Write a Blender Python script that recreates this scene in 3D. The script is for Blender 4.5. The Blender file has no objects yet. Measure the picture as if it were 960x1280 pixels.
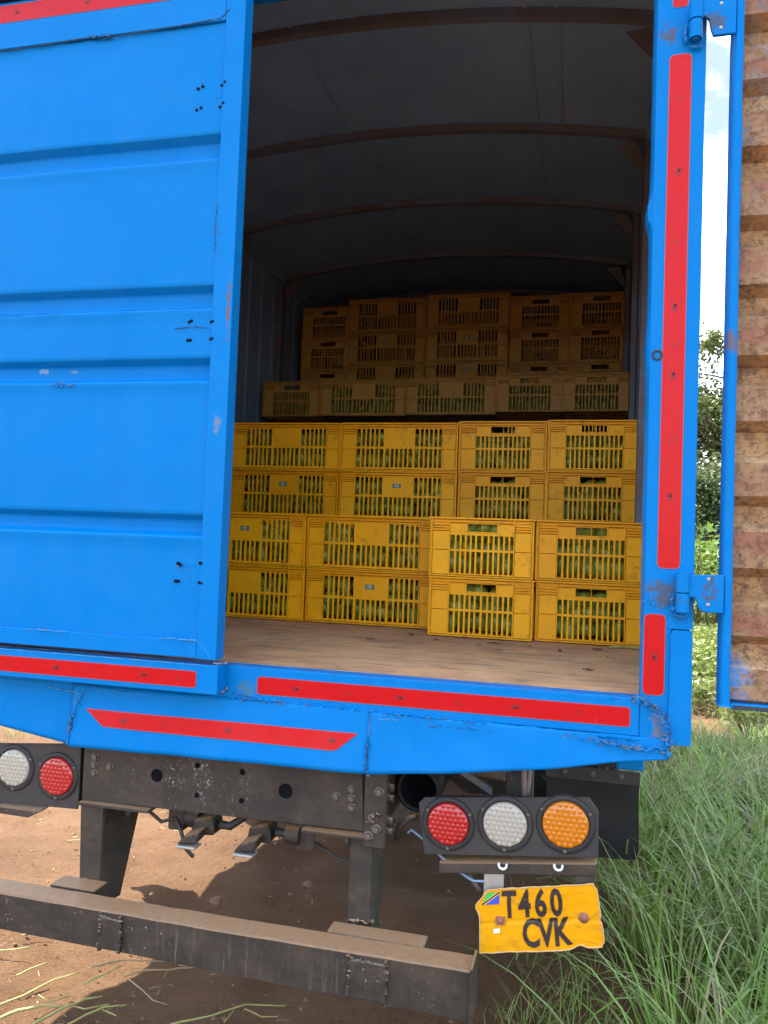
import bpy, bmesh, math, random
import numpy as np
from mathutils import Vector, Matrix, Euler
from mathutils import noise as mnoise

S = bpy.context.scene
COL = S.collection
R = math.radians
rnd = random.Random(7)

# ------------------------------------------------------------------ camera
cam = bpy.data.cameras.new("camera")
cam.sensor_fit = 'VERTICAL'
cam.sensor_height = 32.0
cam.lens = 999.07 / 1280 * 32.0
cam.clip_start = 0.05
cam.clip_end = 2000
camo = bpy.data.objects.new("camera", cam)
COL.objects.link(camo)
Rm = Matrix(((0.9698186, -0.0277069, 0.2422484), (0.2408067, -0.0470743, -0.9694308), (0.0382636, 0.9985071, -0.0389816)))
camo.matrix_world = Matrix.Translation((0, -2.0, 1.5)) @ Rm.to_4x4()
S.camera = camo

# ------------------------------------------------------------------ light
SUN = Vector((-0.455, 0.30, 1.0)).normalized()
elev = math.asin(SUN.z)
azim = math.atan2(SUN.x, SUN.y)
sun = bpy.data.lights.new("sun", 'SUN')
sun.energy = 2.2
sun.angle = R(0.53)
sun.color = (1.0, 0.955, 0.88)
suno = bpy.data.objects.new("sun", sun)
COL.objects.link(suno)
suno.rotation_euler = SUN.to_track_quat('Z', 'Y').to_euler()
suno.location = (-4, 3, 12)

world = bpy.data.worlds.new("World")
S.world = world
world.use_nodes = True
wn, wl = world.node_tree.nodes, world.node_tree.links
wn.clear()
w_out = wn.new('ShaderNodeOutputWorld')
w_bg = wn.new('ShaderNodeBackground')
w_bg.inputs['Strength'].default_value = 0.13
sky = wn.new('ShaderNodeTexSky')
sky.sky_type = 'NISHITA'
sky.sun_disc = False
sky.sun_elevation = elev
sky.sun_rotation = azim
sky.air_density = 1.0
sky.dust_density = 1.6
w_tc = wn.new('ShaderNodeTexCoord')
w_map = wn.new('ShaderNodeMapping')
w_map.inputs['Scale'].default_value = (1.0, 1.0, 1.7)
w_map.inputs['Location'].default_value = (2.4, 0.1, 0.3)
w_n = wn.new('ShaderNodeTexNoise')
w_n.inputs['Scale'].default_value = 4.6
w_n.inputs['Detail'].default_value = 9
w_n.inputs['Roughness'].default_value = 0.58
w_r = wn.new('ShaderNodeValToRGB')
w_r.color_ramp.elements[0].position = 0.36
w_r.color_ramp.elements[1].position = 0.56
w_n2 = wn.new('ShaderNodeTexNoise')
w_n2.inputs['Scale'].default_value = 9.0
w_n2.inputs['Detail'].default_value = 6
w_r2 = wn.new('ShaderNodeValToRGB')
w_r2.color_ramp.interpolation = 'EASE'
w_r2.color_ramp.elements[0].position = 0.475
w_r2.color_ramp.elements[0].color = (0.56, 0.72, 1.02, 1)
w_r2.color_ramp.elements[1].position = 0.71
w_r2.color_ramp.elements[1].color = (9.0, 9.0, 8.8, 1)
w_mix = wn.new('ShaderNodeMixRGB')
wl.new(w_tc.outputs['Generated'], w_map.inputs['Vector'])
wl.new(w_map.outputs[0], w_n.inputs['Vector'])
wl.new(w_map.outputs[0], w_n2.inputs['Vector'])
wl.new(w_n.outputs['Fac'], w_r.inputs[0])
wl.new(w_n2.outputs['Fac'], w_r2.inputs[0])
wl.new(w_r.outputs[0], w_mix.inputs[0])
wl.new(sky.outputs[0], w_mix.inputs[1])
wl.new(w_r2.outputs[0], w_mix.inputs[2])
wl.new(w_mix.outputs[0], w_bg.inputs['Color'])
wl.new(w_bg.outputs[0], w_out.inputs['Surface'])

S.view_settings.view_transform = 'Standard'
S.view_settings.look = 'None'
S.view_settings.gamma = 1.0
S.view_settings.use_curve_mapping = False
S.view_settings.exposure = 3.3
S.cycles.max_bounces = 8
S.cycles.diffuse_bounces = 5
S.cycles.use_denoising = True

# ------------------------------------------------------------------ material helpers
def new_mat(name):
    m = bpy.data.materials.new(name)
    m.use_nodes = True
    nt = m.node_tree
    b = nt.nodes['Principled BSDF']
    return m, nt, b

def node(nt, t, **kw):
    n = nt.nodes.new(t)
    for k, v in kw.items():
        if k.startswith('_'):
            setattr(n, k[1:], v)
        else:
            n.inputs[k.replace('__', ' ')].default_value = v
    return n

def coords(nt, scale=(1, 1, 1), kind='Object'):
    tc = nt.nodes.new('ShaderNodeTexCoord')
    mp = nt.nodes.new('ShaderNodeMapping')
    mp.inputs['Scale'].default_value = scale
    nt.links.new(tc.outputs[kind], mp.inputs[0])
    return mp.outputs[0]

def noise_n(nt, vec, scale, detail=5, rough=0.55, dist=0.0):
    n = nt.nodes.new('ShaderNodeTexNoise')
    n.inputs['Scale'].default_value = scale
    n.inputs['Detail'].default_value = detail
    n.inputs['Roughness'].default_value = rough
    n.inputs['Distortion'].default_value = dist
    nt.links.new(vec, n.inputs['Vector'])
    return n.outputs['Fac']

def ramp(nt, fac, stops, interp='LINEAR'):
    r = nt.nodes.new('ShaderNodeValToRGB')
    cr = r.color_ramp
    cr.interpolation = interp
    while len(cr.elements) < len(stops):
        cr.elements.new(0.5)
    for e, (p, c) in zip(cr.elements, stops):
        e.position = p
        e.color = c if len(c) == 4 else (*c, 1)
    nt.links.new(fac, r.inputs[0])
    return r.outputs[0]

def mask(nt, fac, lo, hi):
    return ramp(nt, fac, [(lo, (0, 0, 0)), (hi, (1, 1, 1))])

def mix(nt, fac, a, b, mode='MIX'):
    m = nt.nodes.new('ShaderNodeMixRGB')
    m.blend_type = mode
    for i, v in enumerate((fac, a, b)):
        if hasattr(v, 'links'):
            nt.links.new(v, m.inputs[i])
        elif i == 0:
            m.inputs[0].default_value = v
        else:
            m.inputs[i].default_value = v if len(v) == 4 else (*v, 1)
    return m.outputs[0]

def math_n(nt, op, a, b=0.0):
    m = nt.nodes.new('ShaderNodeMath')
    m.operation = op
    m.use_clamp = True
    for i, v in enumerate((a, b)):
        if hasattr(v, 'links'):
            nt.links.new(v, m.inputs[i])
        else:
            m.inputs[i].default_value = v
    return m.outputs[0]

def bump(nt, b, h, strength=0.3, dist=0.01, prev=None):
    n = nt.nodes.new('ShaderNodeBump')
    n.inputs['Strength'].default_value = strength
    n.inputs['Distance'].default_value = dist
    nt.links.new(h, n.inputs['Height'])
    if prev is not None:
        nt.links.new(prev, n.inputs['Normal'])
    nt.links.new(n.outputs[0], b.inputs['Normal'])
    return n.outputs[0]

def spot(nt, c, r):
    """1 inside an ellipsoid of wear round point c (truck space), 0 outside"""
    tc = nt.nodes.new('ShaderNodeTexCoord')
    s = nt.nodes.new('ShaderNodeVectorMath'); s.operation = 'SUBTRACT'
    s.inputs[1].default_value = c
    d = nt.nodes.new('ShaderNodeVectorMath'); d.operation = 'DIVIDE'
    d.inputs[1].default_value = r
    l = nt.nodes.new('ShaderNodeVectorMath'); l.operation = 'LENGTH'
    nt.links.new(tc.outputs['Object'], s.inputs[0])
    nt.links.new(s.outputs[0], d.inputs[0])
    nt.links.new(d.outputs[0], l.inputs[0])
    return ramp(nt, l.outputs['Value'], [(0.25, (1, 1, 1)), (1.0, (0, 0, 0))])

M = {}

def mat_blue():
    m, nt, b = new_mat('blue_paint')
    v = coords(nt)
    n1 = noise_n(nt, v, 2.2, 5, 0.6)
    n2 = noise_n(nt, v, 38, 6, 0.65)
    n3 = noise_n(nt, v, 11, 6, 0.7, 0.6)
    col = mix(nt, n1, (0.0, 0.143, 0.42), (0.0, 0.166, 0.49))
    # faded, mottled patches
    fade = math_n(nt, 'MULTIPLY', mask(nt, noise_n(nt, v, 1.7, 6, 0.68, 0.5), 0.42, 0.75), 0.30)
    col = mix(nt, fade, col, (0.012, 0.185, 0.46))
    smear = math_n(nt, 'MULTIPLY', mask(nt, noise_n(nt, coords(nt, (14, 14, 2.2)), 1.0, 6, 0.7), 0.52, 0.75), 0.22)
    col = mix(nt, smear, col, (0.0, 0.105, 0.36))
    # dusty film
    dust = math_n(nt, 'MULTIPLY', mask(nt, n3, 0.46, 0.78), 0.02)
    col = mix(nt, dust, col, (0.30, 0.34, 0.38))
    # small chips everywhere
    chips = mask(nt, noise_n(nt, v, 55, 4, 0.7), 0.735, 0.76)
    patch = mask(nt, noise_n(nt, v, 3.1, 3, 0.6), 0.52, 0.62)
    chips = math_n(nt, 'MULTIPLY', chips, patch)
    col = mix(nt, math_n(nt, 'MULTIPLY', chips, 0.6), col, (0.10, 0.13, 0.17))
    # rubbed places with a shape of their own
    spots = [((0.185, 0, 1.41), (0.085, 0.3, 0.075), (0.17, 0.16, 0.14)),
             ((0.29, 0, 1.42), (0.035, 0.3, 0.075), (0.16, 0.13, 0.10)),
             ((0.17, 0, 2.765), (0.05, 0.3, 0.055), (0.20, 0.16, 0.12)),
             ((0.27, 0, 2.77), (0.06, 0.3, 0.055), (0.16, 0.15, 0.14)),
             ((0.185, 0, 1.10), (0.045, 0.3, 0.075), (0.30, 0.30, 0.31)),
             ((-0.938, -0.05, 2.12), (0.014, 0.3, 0.20), (0.28, 0.20, 0.14)),
             ((-0.955, -0.05, 1.80), (0.03, 0.3, 0.06), (0.30, 0.40, 0.50)),
             ((-0.86, 0, 1.10), (0.06, 0.3, 0.05), (0.12, 0.30, 0.40)),
             ((-1.52, -0.05, 1.955), (0.045, 0.3, 0.02), (0.38, 0.55, 0.72)),
             ((-1.42, -0.05, 1.955), (0.03, 0.3, 0.014), (0.38, 0.55, 0.72)),
             ((0.325, 0, 2.0), (0.03, 0.3, 0.06), (0.30, 0.16, 0.10))]
    for i, (c, r, k) in enumerate(spots):
        f = math_n(nt, 'ADD', math_n(nt, 'MULTIPLY', spot(nt, c, r), 0.30), math_n(nt, 'MULTIPLY', noise_n(nt, v, 34 + 9 * (i % 4), 7, 0.75), 0.8))
        f = math_n(nt, 'MULTIPLY', mask(nt, f, 0.615, 0.70), 0.8)
        col = mix(nt, f, col, tuple(q * 0.5 for q in k))
    nt.links.new(col, b.inputs['Base Color'])
    rr = ramp(nt, n3, [(0.3, (0.30,) * 3), (0.8, (0.48,) * 3)])
    nt.links.new(rr, b.inputs['Roughness'])
    b.inputs['Specular IOR Level'].default_value = 0.06
    b.inputs['Coat Weight'].default_value = 0.0
    b.inputs['Coat Roughness'].default_value = 0.25
    h1 = noise_n(nt, v, 3.5, 2, 0.4)
    p = bump(nt, b, h1, 0.12, 0.02)
    bump(nt, b, n2, 0.10, 0.003, p)
    return m

def mat_simple(name, col, rough=0.5, var=0.15, scale=12, metal=0.0, bmp=0.1, dust=None, spec=0.5):
    m, nt, b = new_mat(name)
    v = coords(nt)
    n1 = noise_n(nt, v, scale, 6, 0.6)
    lo = tuple(c * (1 - var) for c in col)
    hi = tuple(min(1, c * (1 + var)) for c in col)
    c = mix(nt, n1, lo, hi)
    if dust:
        f = math_n(nt, 'MULTIPLY', mask(nt, noise_n(nt, v, scale * 0.35, 7, 0.68, 0.5), 0.42, 0.72), dust[1])
        c = mix(nt, f, c, dust[0])
    nt.links.new(c, b.inputs['Base Color'])
    b.inputs['Roughness'].default_value = rough
    b.inputs['Metallic'].default_value = metal
    b.inputs['Specular IOR Level'].default_value = spec
    if bmp:
        bump(nt, b, noise_n(nt, v, scale * 6, 4, 0.6), bmp, 0.004)
    return m

def mat_tape():
    m, nt, b = new_mat('red_reflective_tape')
    v = coords(nt)
    n = noise_n(nt, v, 9, 5, 0.6)
    vo = nt.nodes.new('ShaderNodeTexVoronoi'); vo.inputs['Scale'].default_value = 260
    nt.links.new(v, vo.inputs['Vector']); fine = vo.outputs['Distance']
    c = mix(nt, n, (0.45, 0.003, 0.006), (0.53, 0.006, 0.009))
    c = mix(nt, math_n(nt, 'MULTIPLY', mask(nt, noise_n(nt, v, 26, 6, 0.7), 0.60, 0.74), 0.28), c, (0.42, 0.02, 0.03))
    c = mix(nt, math_n(nt, 'MULTIPLY', mask(nt, noise_n(nt, coords(nt, (60, 60, 8)), 1.0, 5, 0.7), 0.66, 0.74), 0.18), c, (0.60, 0.20, 0.19))
    c = mix(nt, math_n(nt, 'MULTIPLY', mask(nt, fine, 0.25, 0.6), 0.25), c, (0.27, 0.001, 0.004))
    nt.links.new(c, b.inputs['Base Color'])
    b.inputs['Roughness'].default_value = 0.32
    b.inputs['Specular IOR Level'].default_value = 0.16
    b.inputs['Coat Weight'].default_value = 0.05
    b.inputs['Coat Roughness'].default_value = 0.2
    p = bump(nt, b, fine, 0.12, 0.001)
    bump(nt, b, n, 0.2, 0.006, p)
    return m

def mat_rust_panel(painted):
    """bare rusty sheet; painted: the proud faces, which keep some faded red and grey paint"""
    m, nt, b = new_mat('rusty_sheet_with_old_paint' if painted else 'rusty_sheet')
    v = coords(nt)
    n1 = noise_n(nt, v, 7, 7, 0.68, 0.4)
    n2 = noise_n(nt, v, 85, 6, 0.72)
    n3 = noise_n(nt, coords(nt, (3.0, 3.0, 8)), 1.0, 9, 0.72)
    c = ramp(nt, n1, [(0.28, (0.19, 0.095, 0.037)), (0.5, (0.37, 0.205, 0.088)), (0.72, (0.50, 0.315, 0.155))])
    if painted:
        c = mix(nt, 0.45, c, (0.17, 0.11, 0.068))
        c = mix(nt, math_n(nt, 'MULTIPLY', mask(nt, n3, 0.49, 0.55), 0.78), c, (0.26, 0.095, 0.058))
        c = mix(nt, math_n(nt, 'MULTIPLY', mask(nt, noise_n(nt, coords(nt, (70, 70, 9)), 1.0, 5, 0.7), 0.52, 0.70), 0.45), c, (0.13, 0.085, 0.06))
    c = mix(nt, math_n(nt, 'MULTIPLY', mask(nt, n2, 0.50, 0.60), 0.6), c, (0.095, 0.045, 0.026))
    c = mix(nt, math_n(nt, 'MULTIPLY', mask(nt, noise_n(nt, v, 26, 8, 0.75), 0.53, 0.60), 0.65), c, (0.085, 0.04, 0.024))
    blue = math_n(nt, 'MULTIPLY', mask(nt, noise_n(nt, v, 8.5, 6, 0.7), 0.50, 0.60), spot(nt, (0.33, 0.03, 2.75), (0.12, 0.3, 0.6)))
    c = mix(nt, math_n(nt, 'MULTIPLY', blue, 0.7), c, (0.12, 0.21, 0.27))
    blue = math_n(nt, 'MULTIPLY', mask(nt, noise_n(nt, v, 14, 6, 0.7), 0.46, 0.56), spot(nt, (0.35, 0.03, 1.21), (0.045, 0.3, 0.075)))
    c = mix(nt, math_n(nt, 'MULTIPLY', blue, 0.9), c, (0.02, 0.20, 0.48))
    nt.links.new(c, b.inputs['Base Color'])
    b.inputs['Roughness'].default_value = 0.85
    p = bump(nt, b, n1, 0.3, 0.01)
    bump(nt, b, n2, 0.6, 0.004, p)
    return m

def mat_yellow(dusty=False):  # dusty: mixes the base towards a duller brown
    m, nt, b = new_mat('browned_crate_plastic' if dusty else 'yellow_crate_plastic')
    v = coords(nt)
    oi = nt.nodes.new('ShaderNodeObjectInfo')
    off = nt.nodes.new('ShaderNodeVectorMath'); off.operation = 'ADD'
    sc = nt.nodes.new('ShaderNodeVectorMath'); sc.operation = 'SCALE'
    cmb = nt.nodes.new('ShaderNodeCombineXYZ')
    for i in range(3):
        nt.links.new(oi.outputs['Random'], cmb.inputs[i])
    nt.links.new(cmb.outputs[0], sc.inputs[0]); sc.inputs['Scale'].default_value = 37.0
    nt.links.new(v, off.inputs[0]); nt.links.new(sc.outputs[0], off.inputs[1])
    v = off.outputs[0]
    n1 = noise_n(nt, v, 7, 6, 0.62)
    base = mix(nt, oi.outputs['Random'], (0.78, 0.345, 0.002), (0.94, 0.46, 0.006))
    if dusty:  # third and back rows: base mixed towards a duller brown
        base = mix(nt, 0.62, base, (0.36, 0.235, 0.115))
    c = mix(nt, math_n(nt, 'MULTIPLY', mask(nt, n1, 0.40, 0.75), 0.4), base, (0.62, 0.28, 0.006))
    c = mix(nt, math_n(nt, 'MULTIPLY', mask(nt, noise_n(nt, v, 24, 7, 0.72), 0.56, 0.70), 0.62), c, (0.24, 0.11, 0.022))
    c = mix(nt, math_n(nt, 'MULTIPLY', mask(nt, noise_n(nt, v, 60, 3, 0.6), 0.68, 0.74), 0.35), c, (0.75, 0.60, 0.30))
    nt.links.new(c, b.inputs['Base Color'])
    b.inputs['Roughness'].default_value = 0.48
    b.inputs['Specular IOR Level'].default_value = 0.22
    bump(nt, b, noise_n(nt, v, 90, 4, 0.6), 0.08, 0.003)
    return m

def mat_floor():
    m, nt, b = new_mat('dusty_truck_floor')
    v = coords(nt)
    n1 = noise_n(nt, v, 2.6, 6, 0.65, 0.4)
    n2 = noise_n(nt, coords(nt, (1.2, 7, 1)), 3.0, 6, 0.65, 1.2)
    n3 = noise_n(nt, v, 55, 6, 0.7)
    c = ramp(nt, n1, [(0.3, (0.40, 0.20, 0.092)), (0.52, (0.60, 0.33, 0.155)), (0.75, (0.72, 0.43, 0.22))])
    c = mix(nt, math_n(nt, 'MULTIPLY', mask(nt, n2, 0.50, 0.60), 0.6), c, (0.22, 0.145, 0.095))
    c = mix(nt, math_n(nt, 'MULTIPLY', mask(nt, noise_n(nt, v, 5.5, 7, 0.72, 0.8), 0.56, 0.66), 0.55), c, (0.19, 0.115, 0.07))
    c = mix(nt, math_n(nt, 'MULTIPLY', mask(nt, n3, 0.5, 0.75), 0.45), c, (0.27, 0.175, 0.11))
    c = mix(nt, math_n(nt, 'MULTIPLY', spot(nt, (-0.33, 1.0, 1.155), (0.30, 0.26, 0.5)), 0.5), c, (0.17, 0.145, 0.12))
    nt.links.new(c, b.inputs['Base Color'])
    b.inputs['Roughness'].default_value = 0.9
    bump(nt, b, n3, 0.35, 0.004)
    return m

def mat_chassis():
    m, nt, b = new_mat('grimy_chassis_steel')
    v = coords(nt)
    n1 = noise_n(nt, v, 5, 7, 0.66)
    n2 = noise_n(nt, v, 60, 6, 0.7)
    drip = noise_n(nt, coords(nt, (34, 34, 3.2)), 1.0, 5, 0.65)
    c = ramp(nt, n1, [(0.3, (0.012, 0.0095, 0.007)), (0.55, (0.025, 0.0190, 0.0130)), (0.78, (0.060, 0.042, 0.026))])
    c = mix(nt, math_n(nt, 'MULTIPLY', mask(nt, n2, 0.52, 0.75), 0.5), c, (0.060, 0.046, 0.034))
    spl = mask(nt, noise_n(nt, coords(nt, (130, 130, 95)), 1.0, 2, 0.6), 0.66, 0.69)
    reg = math_n(nt, 'MULTIPLY', mask(nt, noise_n(nt, coords(nt, (5, 5, 2.2)), 1.0, 4, 0.6), 0.50, 0.60), mask(nt, drip, 0.46, 0.56))
    c = mix(nt, math_n(nt, 'MULTIPLY', math_n(nt, 'MULTIPLY', spl, reg), 0.85), c, (0.42, 0.42, 0.40))
    spl2 = mask(nt, noise_n(nt, coords(nt, (170, 170, 120)), 1.0, 2, 0.6), 0.60, 0.64)
    reg2 = spot(nt, (-0.96, 0.05, 0.82), (0.17, 0.2, 0.10))
    reg2 = math_n(nt, 'MULTIPLY', reg2, mask(nt, noise_n(nt, coords(nt, (30, 30, 5)), 1.0, 4, 0.7), 0.44, 0.60))
    c = mix(nt, math_n(nt, 'MULTIPLY', math_n(nt, 'MULTIPLY', spl2, reg2), 0.8), c, (0.24, 0.24, 0.23))
    run = math_n(nt, 'MULTIPLY', mask(nt, noise_n(nt, coords(nt, (75, 75, 3.0)), 1.0, 6, 0.8), 0.56, 0.66), spot(nt, (-0.85, -0.1, 0.45), (0.52, 0.2, 0.1)))
    c = mix(nt, math_n(nt, 'MULTIPLY', run, 0.45), c, (0.22, 0.22, 0.21))
    film = math_n(nt, 'MULTIPLY', mask(nt, noise_n(nt, coords(nt, (9, 9, 13)), 1.0, 7, 0.72), 0.46, 0.68), 0.55)
    c = mix(nt, film, c, (0.075, 0.051, 0.032))
    # dust that settled on the upward faces
    g = nt.nodes.new('ShaderNodeNewGeometry')
    sx = nt.nodes.new('ShaderNodeSeparateXYZ')
    nt.links.new(g.outputs['Normal'], sx.inputs[0])
    up = mask(nt, sx.outputs['Z'], 0.5, 0.9)
    dcol = mix(nt, n2, (0.19, 0.098, 0.045), (0.40, 0.235, 0.12))
    c = mix(nt, math_n(nt, 'MULTIPLY', up, 0.88), c, dcol)
    nt.links.new(c, b.inputs['Base Color'])
    b.inputs['Roughness'].default_value = 0.62
    bump(nt, b, n2, 0.35, 0.003)
    return m

def mat_interior():
    m, nt, b = new_mat('grey_inner_sheet')
    v = coords(nt)
    n1 = noise_n(nt, v, 2.5, 6, 0.65)
    n2 = noise_n(nt, v, 30, 6, 0.7)
    c = ramp(nt, n1, [(0.3, (0.19, 0.30, 0.44)), (0.7, (0.28, 0.40, 0.56))])
    c = mix(nt, math_n(nt, 'MULTIPLY', mask(nt, n2, 0.56, 0.75), 0.4), c, (0.20, 0.22, 0.25))
    nt.links.new(c, b.inputs['Base Color'])
    b.inputs['Roughness'].default_value = 0.6
    bump(nt, b, n1, 0.2, 0.02)
    return m

def mat_plate():
    m, nt, b = new_mat('yellow_plate_sheet')
    v = coords(nt)
    n1 = noise_n(nt, v, 16, 6, 0.65)
    n2 = noise_n(nt, v, 60, 6, 0.7)
    c = mix(nt, n1, (0.64, 0.27, 0.001), (0.72, 0.33, 0.003))
    crease = mask(nt, noise_n(nt, coords(nt, (14, 14, 34)), 1.0, 6, 0.75, 0.8), 0.60, 0.66)
    c = mix(nt, math_n(nt, 'MULTIPLY', mask(nt, noise_n(nt, v, 9, 7, 0.75, 1.0), 0.54, 0.66), 0.5), c, (0.40, 0.17, 0.02))
    c = mix(nt, math_n(nt, 'MULTIPLY', crease, 0.6), c, (0.35, 0.17, 0.02))
    c = mix(nt, math_n(nt, 'MULTIPLY', mask(nt, n2, 0.63, 0.72), 0.7), c, (0.30, 0.18, 0.07))
    nt.links.new(c, b.inputs['Base Color'])
    b.inputs['Roughness'].default_value = 0.42
    b.inputs['Specular IOR Level'].default_value = 0.2
    bump(nt, b, n1, 0.3, 0.006)
    return m

def mat_dirt():
    m, nt, b = new_mat('red_brown_dirt')
    v = coords(nt, kind='Object')
    n1 = noise_n(nt, v, 0.9, 7, 0.62)
    n2 = noise_n(nt, v, 9, 8, 0.7)
    n3 = noise_n(nt, v, 90, 6, 0.7)
    c = ramp(nt, n1, [(0.3, (0.092, 0.046, 0.022)), (0.55, (0.140, 0.076, 0.037)), (0.75, (0.182, 0.104, 0.052))])
    c = mix(nt, math_n(nt, 'MULTIPLY', mask(nt, n2, 0.48, 0.72), 0.5), c, (0.092, 0.047, 0.026))
    c = mix(nt, math_n(nt, 'MULTIPLY', mask(nt, n3, 0.56, 0.76), 0.45), c, (0.28, 0.185, 0.10))
    c = mix(nt, math_n(nt, 'MULTIPLY', mask(nt, noise_n(nt, v, 42, 7, 0.75), 0.56, 0.63), 0.6), c, (0.070, 0.035, 0.017))
    c = mix(nt, math_n(nt, 'MULTIPLY', mask(nt, noise_n(nt, coords(nt, (3, 5, 3)), 1.0, 8, 0.75, 0.6), 0.50, 0.62), 0.45), c, (0.095, 0.048, 0.024))
    # thin straw and green tint away from the trodden bay
    sp = nt.nodes.new('ShaderNodeSeparateXYZ')
    tc = nt.nodes.new('ShaderNodeTexCoord')
    nt.links.new(tc.outputs['Object'], sp.inputs[0])
    far = nt.nodes.new('ShaderNodeMapRange')
    far.inputs[1].default_value = 7; far.inputs[2].default_value = 14
    nt.links.new(sp.outputs['Y'], far.inputs[0])
    gm = mask(nt, noise_n(nt, v, 0.7, 6, 0.7), 0.35, 0.6)
    c = mix(nt, math_n(nt, 'MULTIPLY', gm, far.outputs[0]), c, (0.10, 0.13, 0.035))
    nt.links.new(c, b.inputs['Base Color'])
    b.inputs['Roughness'].default_value = 0.95
    b.inputs['Specular IOR Level'].default_value = 0.15
    p = bump(nt, b, n2, 0.8, 0.04)
    bump(nt, b, n3, 1.0, 0.014, p)
    return m

def mat_leafy(name, lo, hi, rough=0.5, trans=0.4, attr='tone', var=None):
    m, nt, b = new_mat(name)
    a = nt.nodes.new('ShaderNodeAttribute')
    a.attribute_name = attr
    stops = [(0.0, lo), (1.0, hi)] if var is None else var
    c = ramp(nt, a.outputs['Fac'], stops)
    nt.links.new(c, b.inputs['Base Color'])
    b.inputs['Roughness'].default_value = rough
    b.inputs['Specular IOR Level'].default_value = 0.35
    tr = nt.nodes.new('ShaderNodeBsdfTranslucent')
    nt.links.new(c, tr.inputs[0])
    ms = nt.nodes.new('ShaderNodeMixShader')
    ms.inputs[0].default_value = trans
    nt.links.new(b.outputs[0], ms.inputs[1])
    nt.links.new(tr.outputs[0], ms.inputs[2])
    nt.links.new(ms.outputs[0], nt.nodes['Material Output'].inputs['Surface'])
    return m

def mat_avocado():
    m, nt, b = new_mat('avocado_skin')
    v = coords(nt)
    oi = nt.nodes.new('ShaderNodeObjectInfo')
    n = noise_n(nt, v, 70, 4, 0.6)
    base = mix(nt, oi.outputs['Random'], (0.16, 0.20, 0.024), (0.38, 0.42, 0.055))
    c = mix(nt, math_n(nt, 'MULTIPLY', n, 0.45), base, (0.05, 0.08, 0.014))
    c = mix(nt, math_n(nt, 'MULTIPLY', mask(nt, noise_n(nt, v, 220, 2, 0.5), 0.62, 0.68), 0.4), c, (0.24, 0.28, 0.09))
    nt.links.new(c, b.inputs['Base Color'])
    b.inputs['Roughness'].default_value = 0.34
    bump(nt, b, noise_n(nt, v, 160, 3, 0.6), 0.25, 0.002)
    return m

def mat_lens(name, col):
    m, nt, b = new_mat(name)
    v = coords(nt)
    c = mix(nt, noise_n(nt, v, 40, 4, 0.6), tuple(x * 0.85 for x in col), col)
    nt.links.new(c, b.inputs['Base Color'])
    b.inputs['Roughness'].default_value = 0.22
    b.inputs['Coat Weight'].default_value = 0.6
    b.inputs['Coat Roughness'].default_value = 0.08
    b.inputs['Subsurface Weight'].default_value = 0.15
    b.inputs['Subsurface Radius'].default_value = (0.01, 0.005, 0.003)
    return m

M['blue'] = mat_blue()
M['tape'] = mat_tape()
M['tape_edge'] = mat_simple('tape_edge', (0.20, 0.075, 0.14), 0.4, 0.15, 30)
M['ink'] = mat_simple('black_print', (0.025, 0.015, 0.015), 0.5, 0.2, 60, bmp=0)
M['faded_ink'] = mat_simple('faded_print', (0.10, 0.012, 0.016), 0.5, 0.2, 60, bmp=0)
M['weld'] = mat_simple('painted_weld', (0.002, 0.15, 0.44), 0.5, 0.3, 60, bmp=0.5, dust=((0.10, 0.17, 0.26), 0.45), spec=0.2)
M['chip_grey'] = mat_simple('bare_patch', (0.09, 0.11, 0.13), 0.7, 0.4, 60, spec=0.2)
M['pale_chip'] = mat_simple('scuffed_paint', (0.05, 0.23, 0.46), 0.6, 0.25, 60, bmp=0.4)
M['crack'] = mat_simple('dark_crack', (0.03, 0.035, 0.045), 0.8, 0.3, 60)
M['rust_panel'] = mat_rust_panel(False)
M['rust_painted'] = mat_rust_panel(True)
M['yellow'] = mat_yellow()
M['browned_yellow'] = mat_yellow(True)
M['rib_shade_dirt'] = mat_simple('crate_rib_shade_dirt', (0.30, 0.125, 0.012), 0.7, 0.5, 40, spec=0.2)
M['floor'] = mat_floor()
M['chassis'] = mat_chassis()
M['inner'] = mat_interior()
M['bow'] = mat_simple('brown_primer', (0.155, 0.125, 0.12), 0.7, 0.3, 12, dust=((0.16, 0.215, 0.30), 0.95))
M['seam'] = mat_simple('seam_sealer', (0.26, 0.34, 0.45), 0.7, 0.2, 20)
M['plate'] = mat_plate()
M['plate_edge'] = mat_simple('plate_edge', (0.55, 0.35, 0.16), 0.6, 0.3, 60)
M['black'] = mat_simple('black_panel', (0.034, 0.033, 0.034), 0.5, 0.25, 18, dust=((0.08, 0.066, 0.053), 0.35), spec=0.3)
M['bezel'] = mat_simple('lamp_bezel', (0.024, 0.024, 0.025), 0.5, 0.25, 18, dust=((0.07, 0.058, 0.048), 0.3), spec=0.3)
M['rubber'] = mat_simple('black_rubber', (0.014, 0.014, 0.0155), 0.6, 0.3, 9, dust=((0.065, 0.05, 0.038), 0.4), spec=0.3)
M['bolt'] = mat_simple('worn_bolt', (0.11, 0.09, 0.07), 0.5, 0.4, 70, metal=0.3)
M['zinc'] = mat_simple('zinc_steel', (0.40, 0.38, 0.35), 0.45, 0.2, 30, metal=0.6)
M['rustybolt'] = mat_simple('rusty_bolt', (0.26, 0.11, 0.06), 0.7, 0.35, 60)
M['lens_red'] = mat_lens('red_lens', (0.40, 0.008, 0.010))
M['lens_white'] = mat_lens('clear_lens', (0.37, 0.345, 0.28))
M['lens_amber'] = mat_lens('amber_lens', (0.56, 0.165, 0.002))
M['hook'] = mat_simple('white_clip', (0.7, 0.7, 0.66), 0.4, 0.1, 50)
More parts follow.
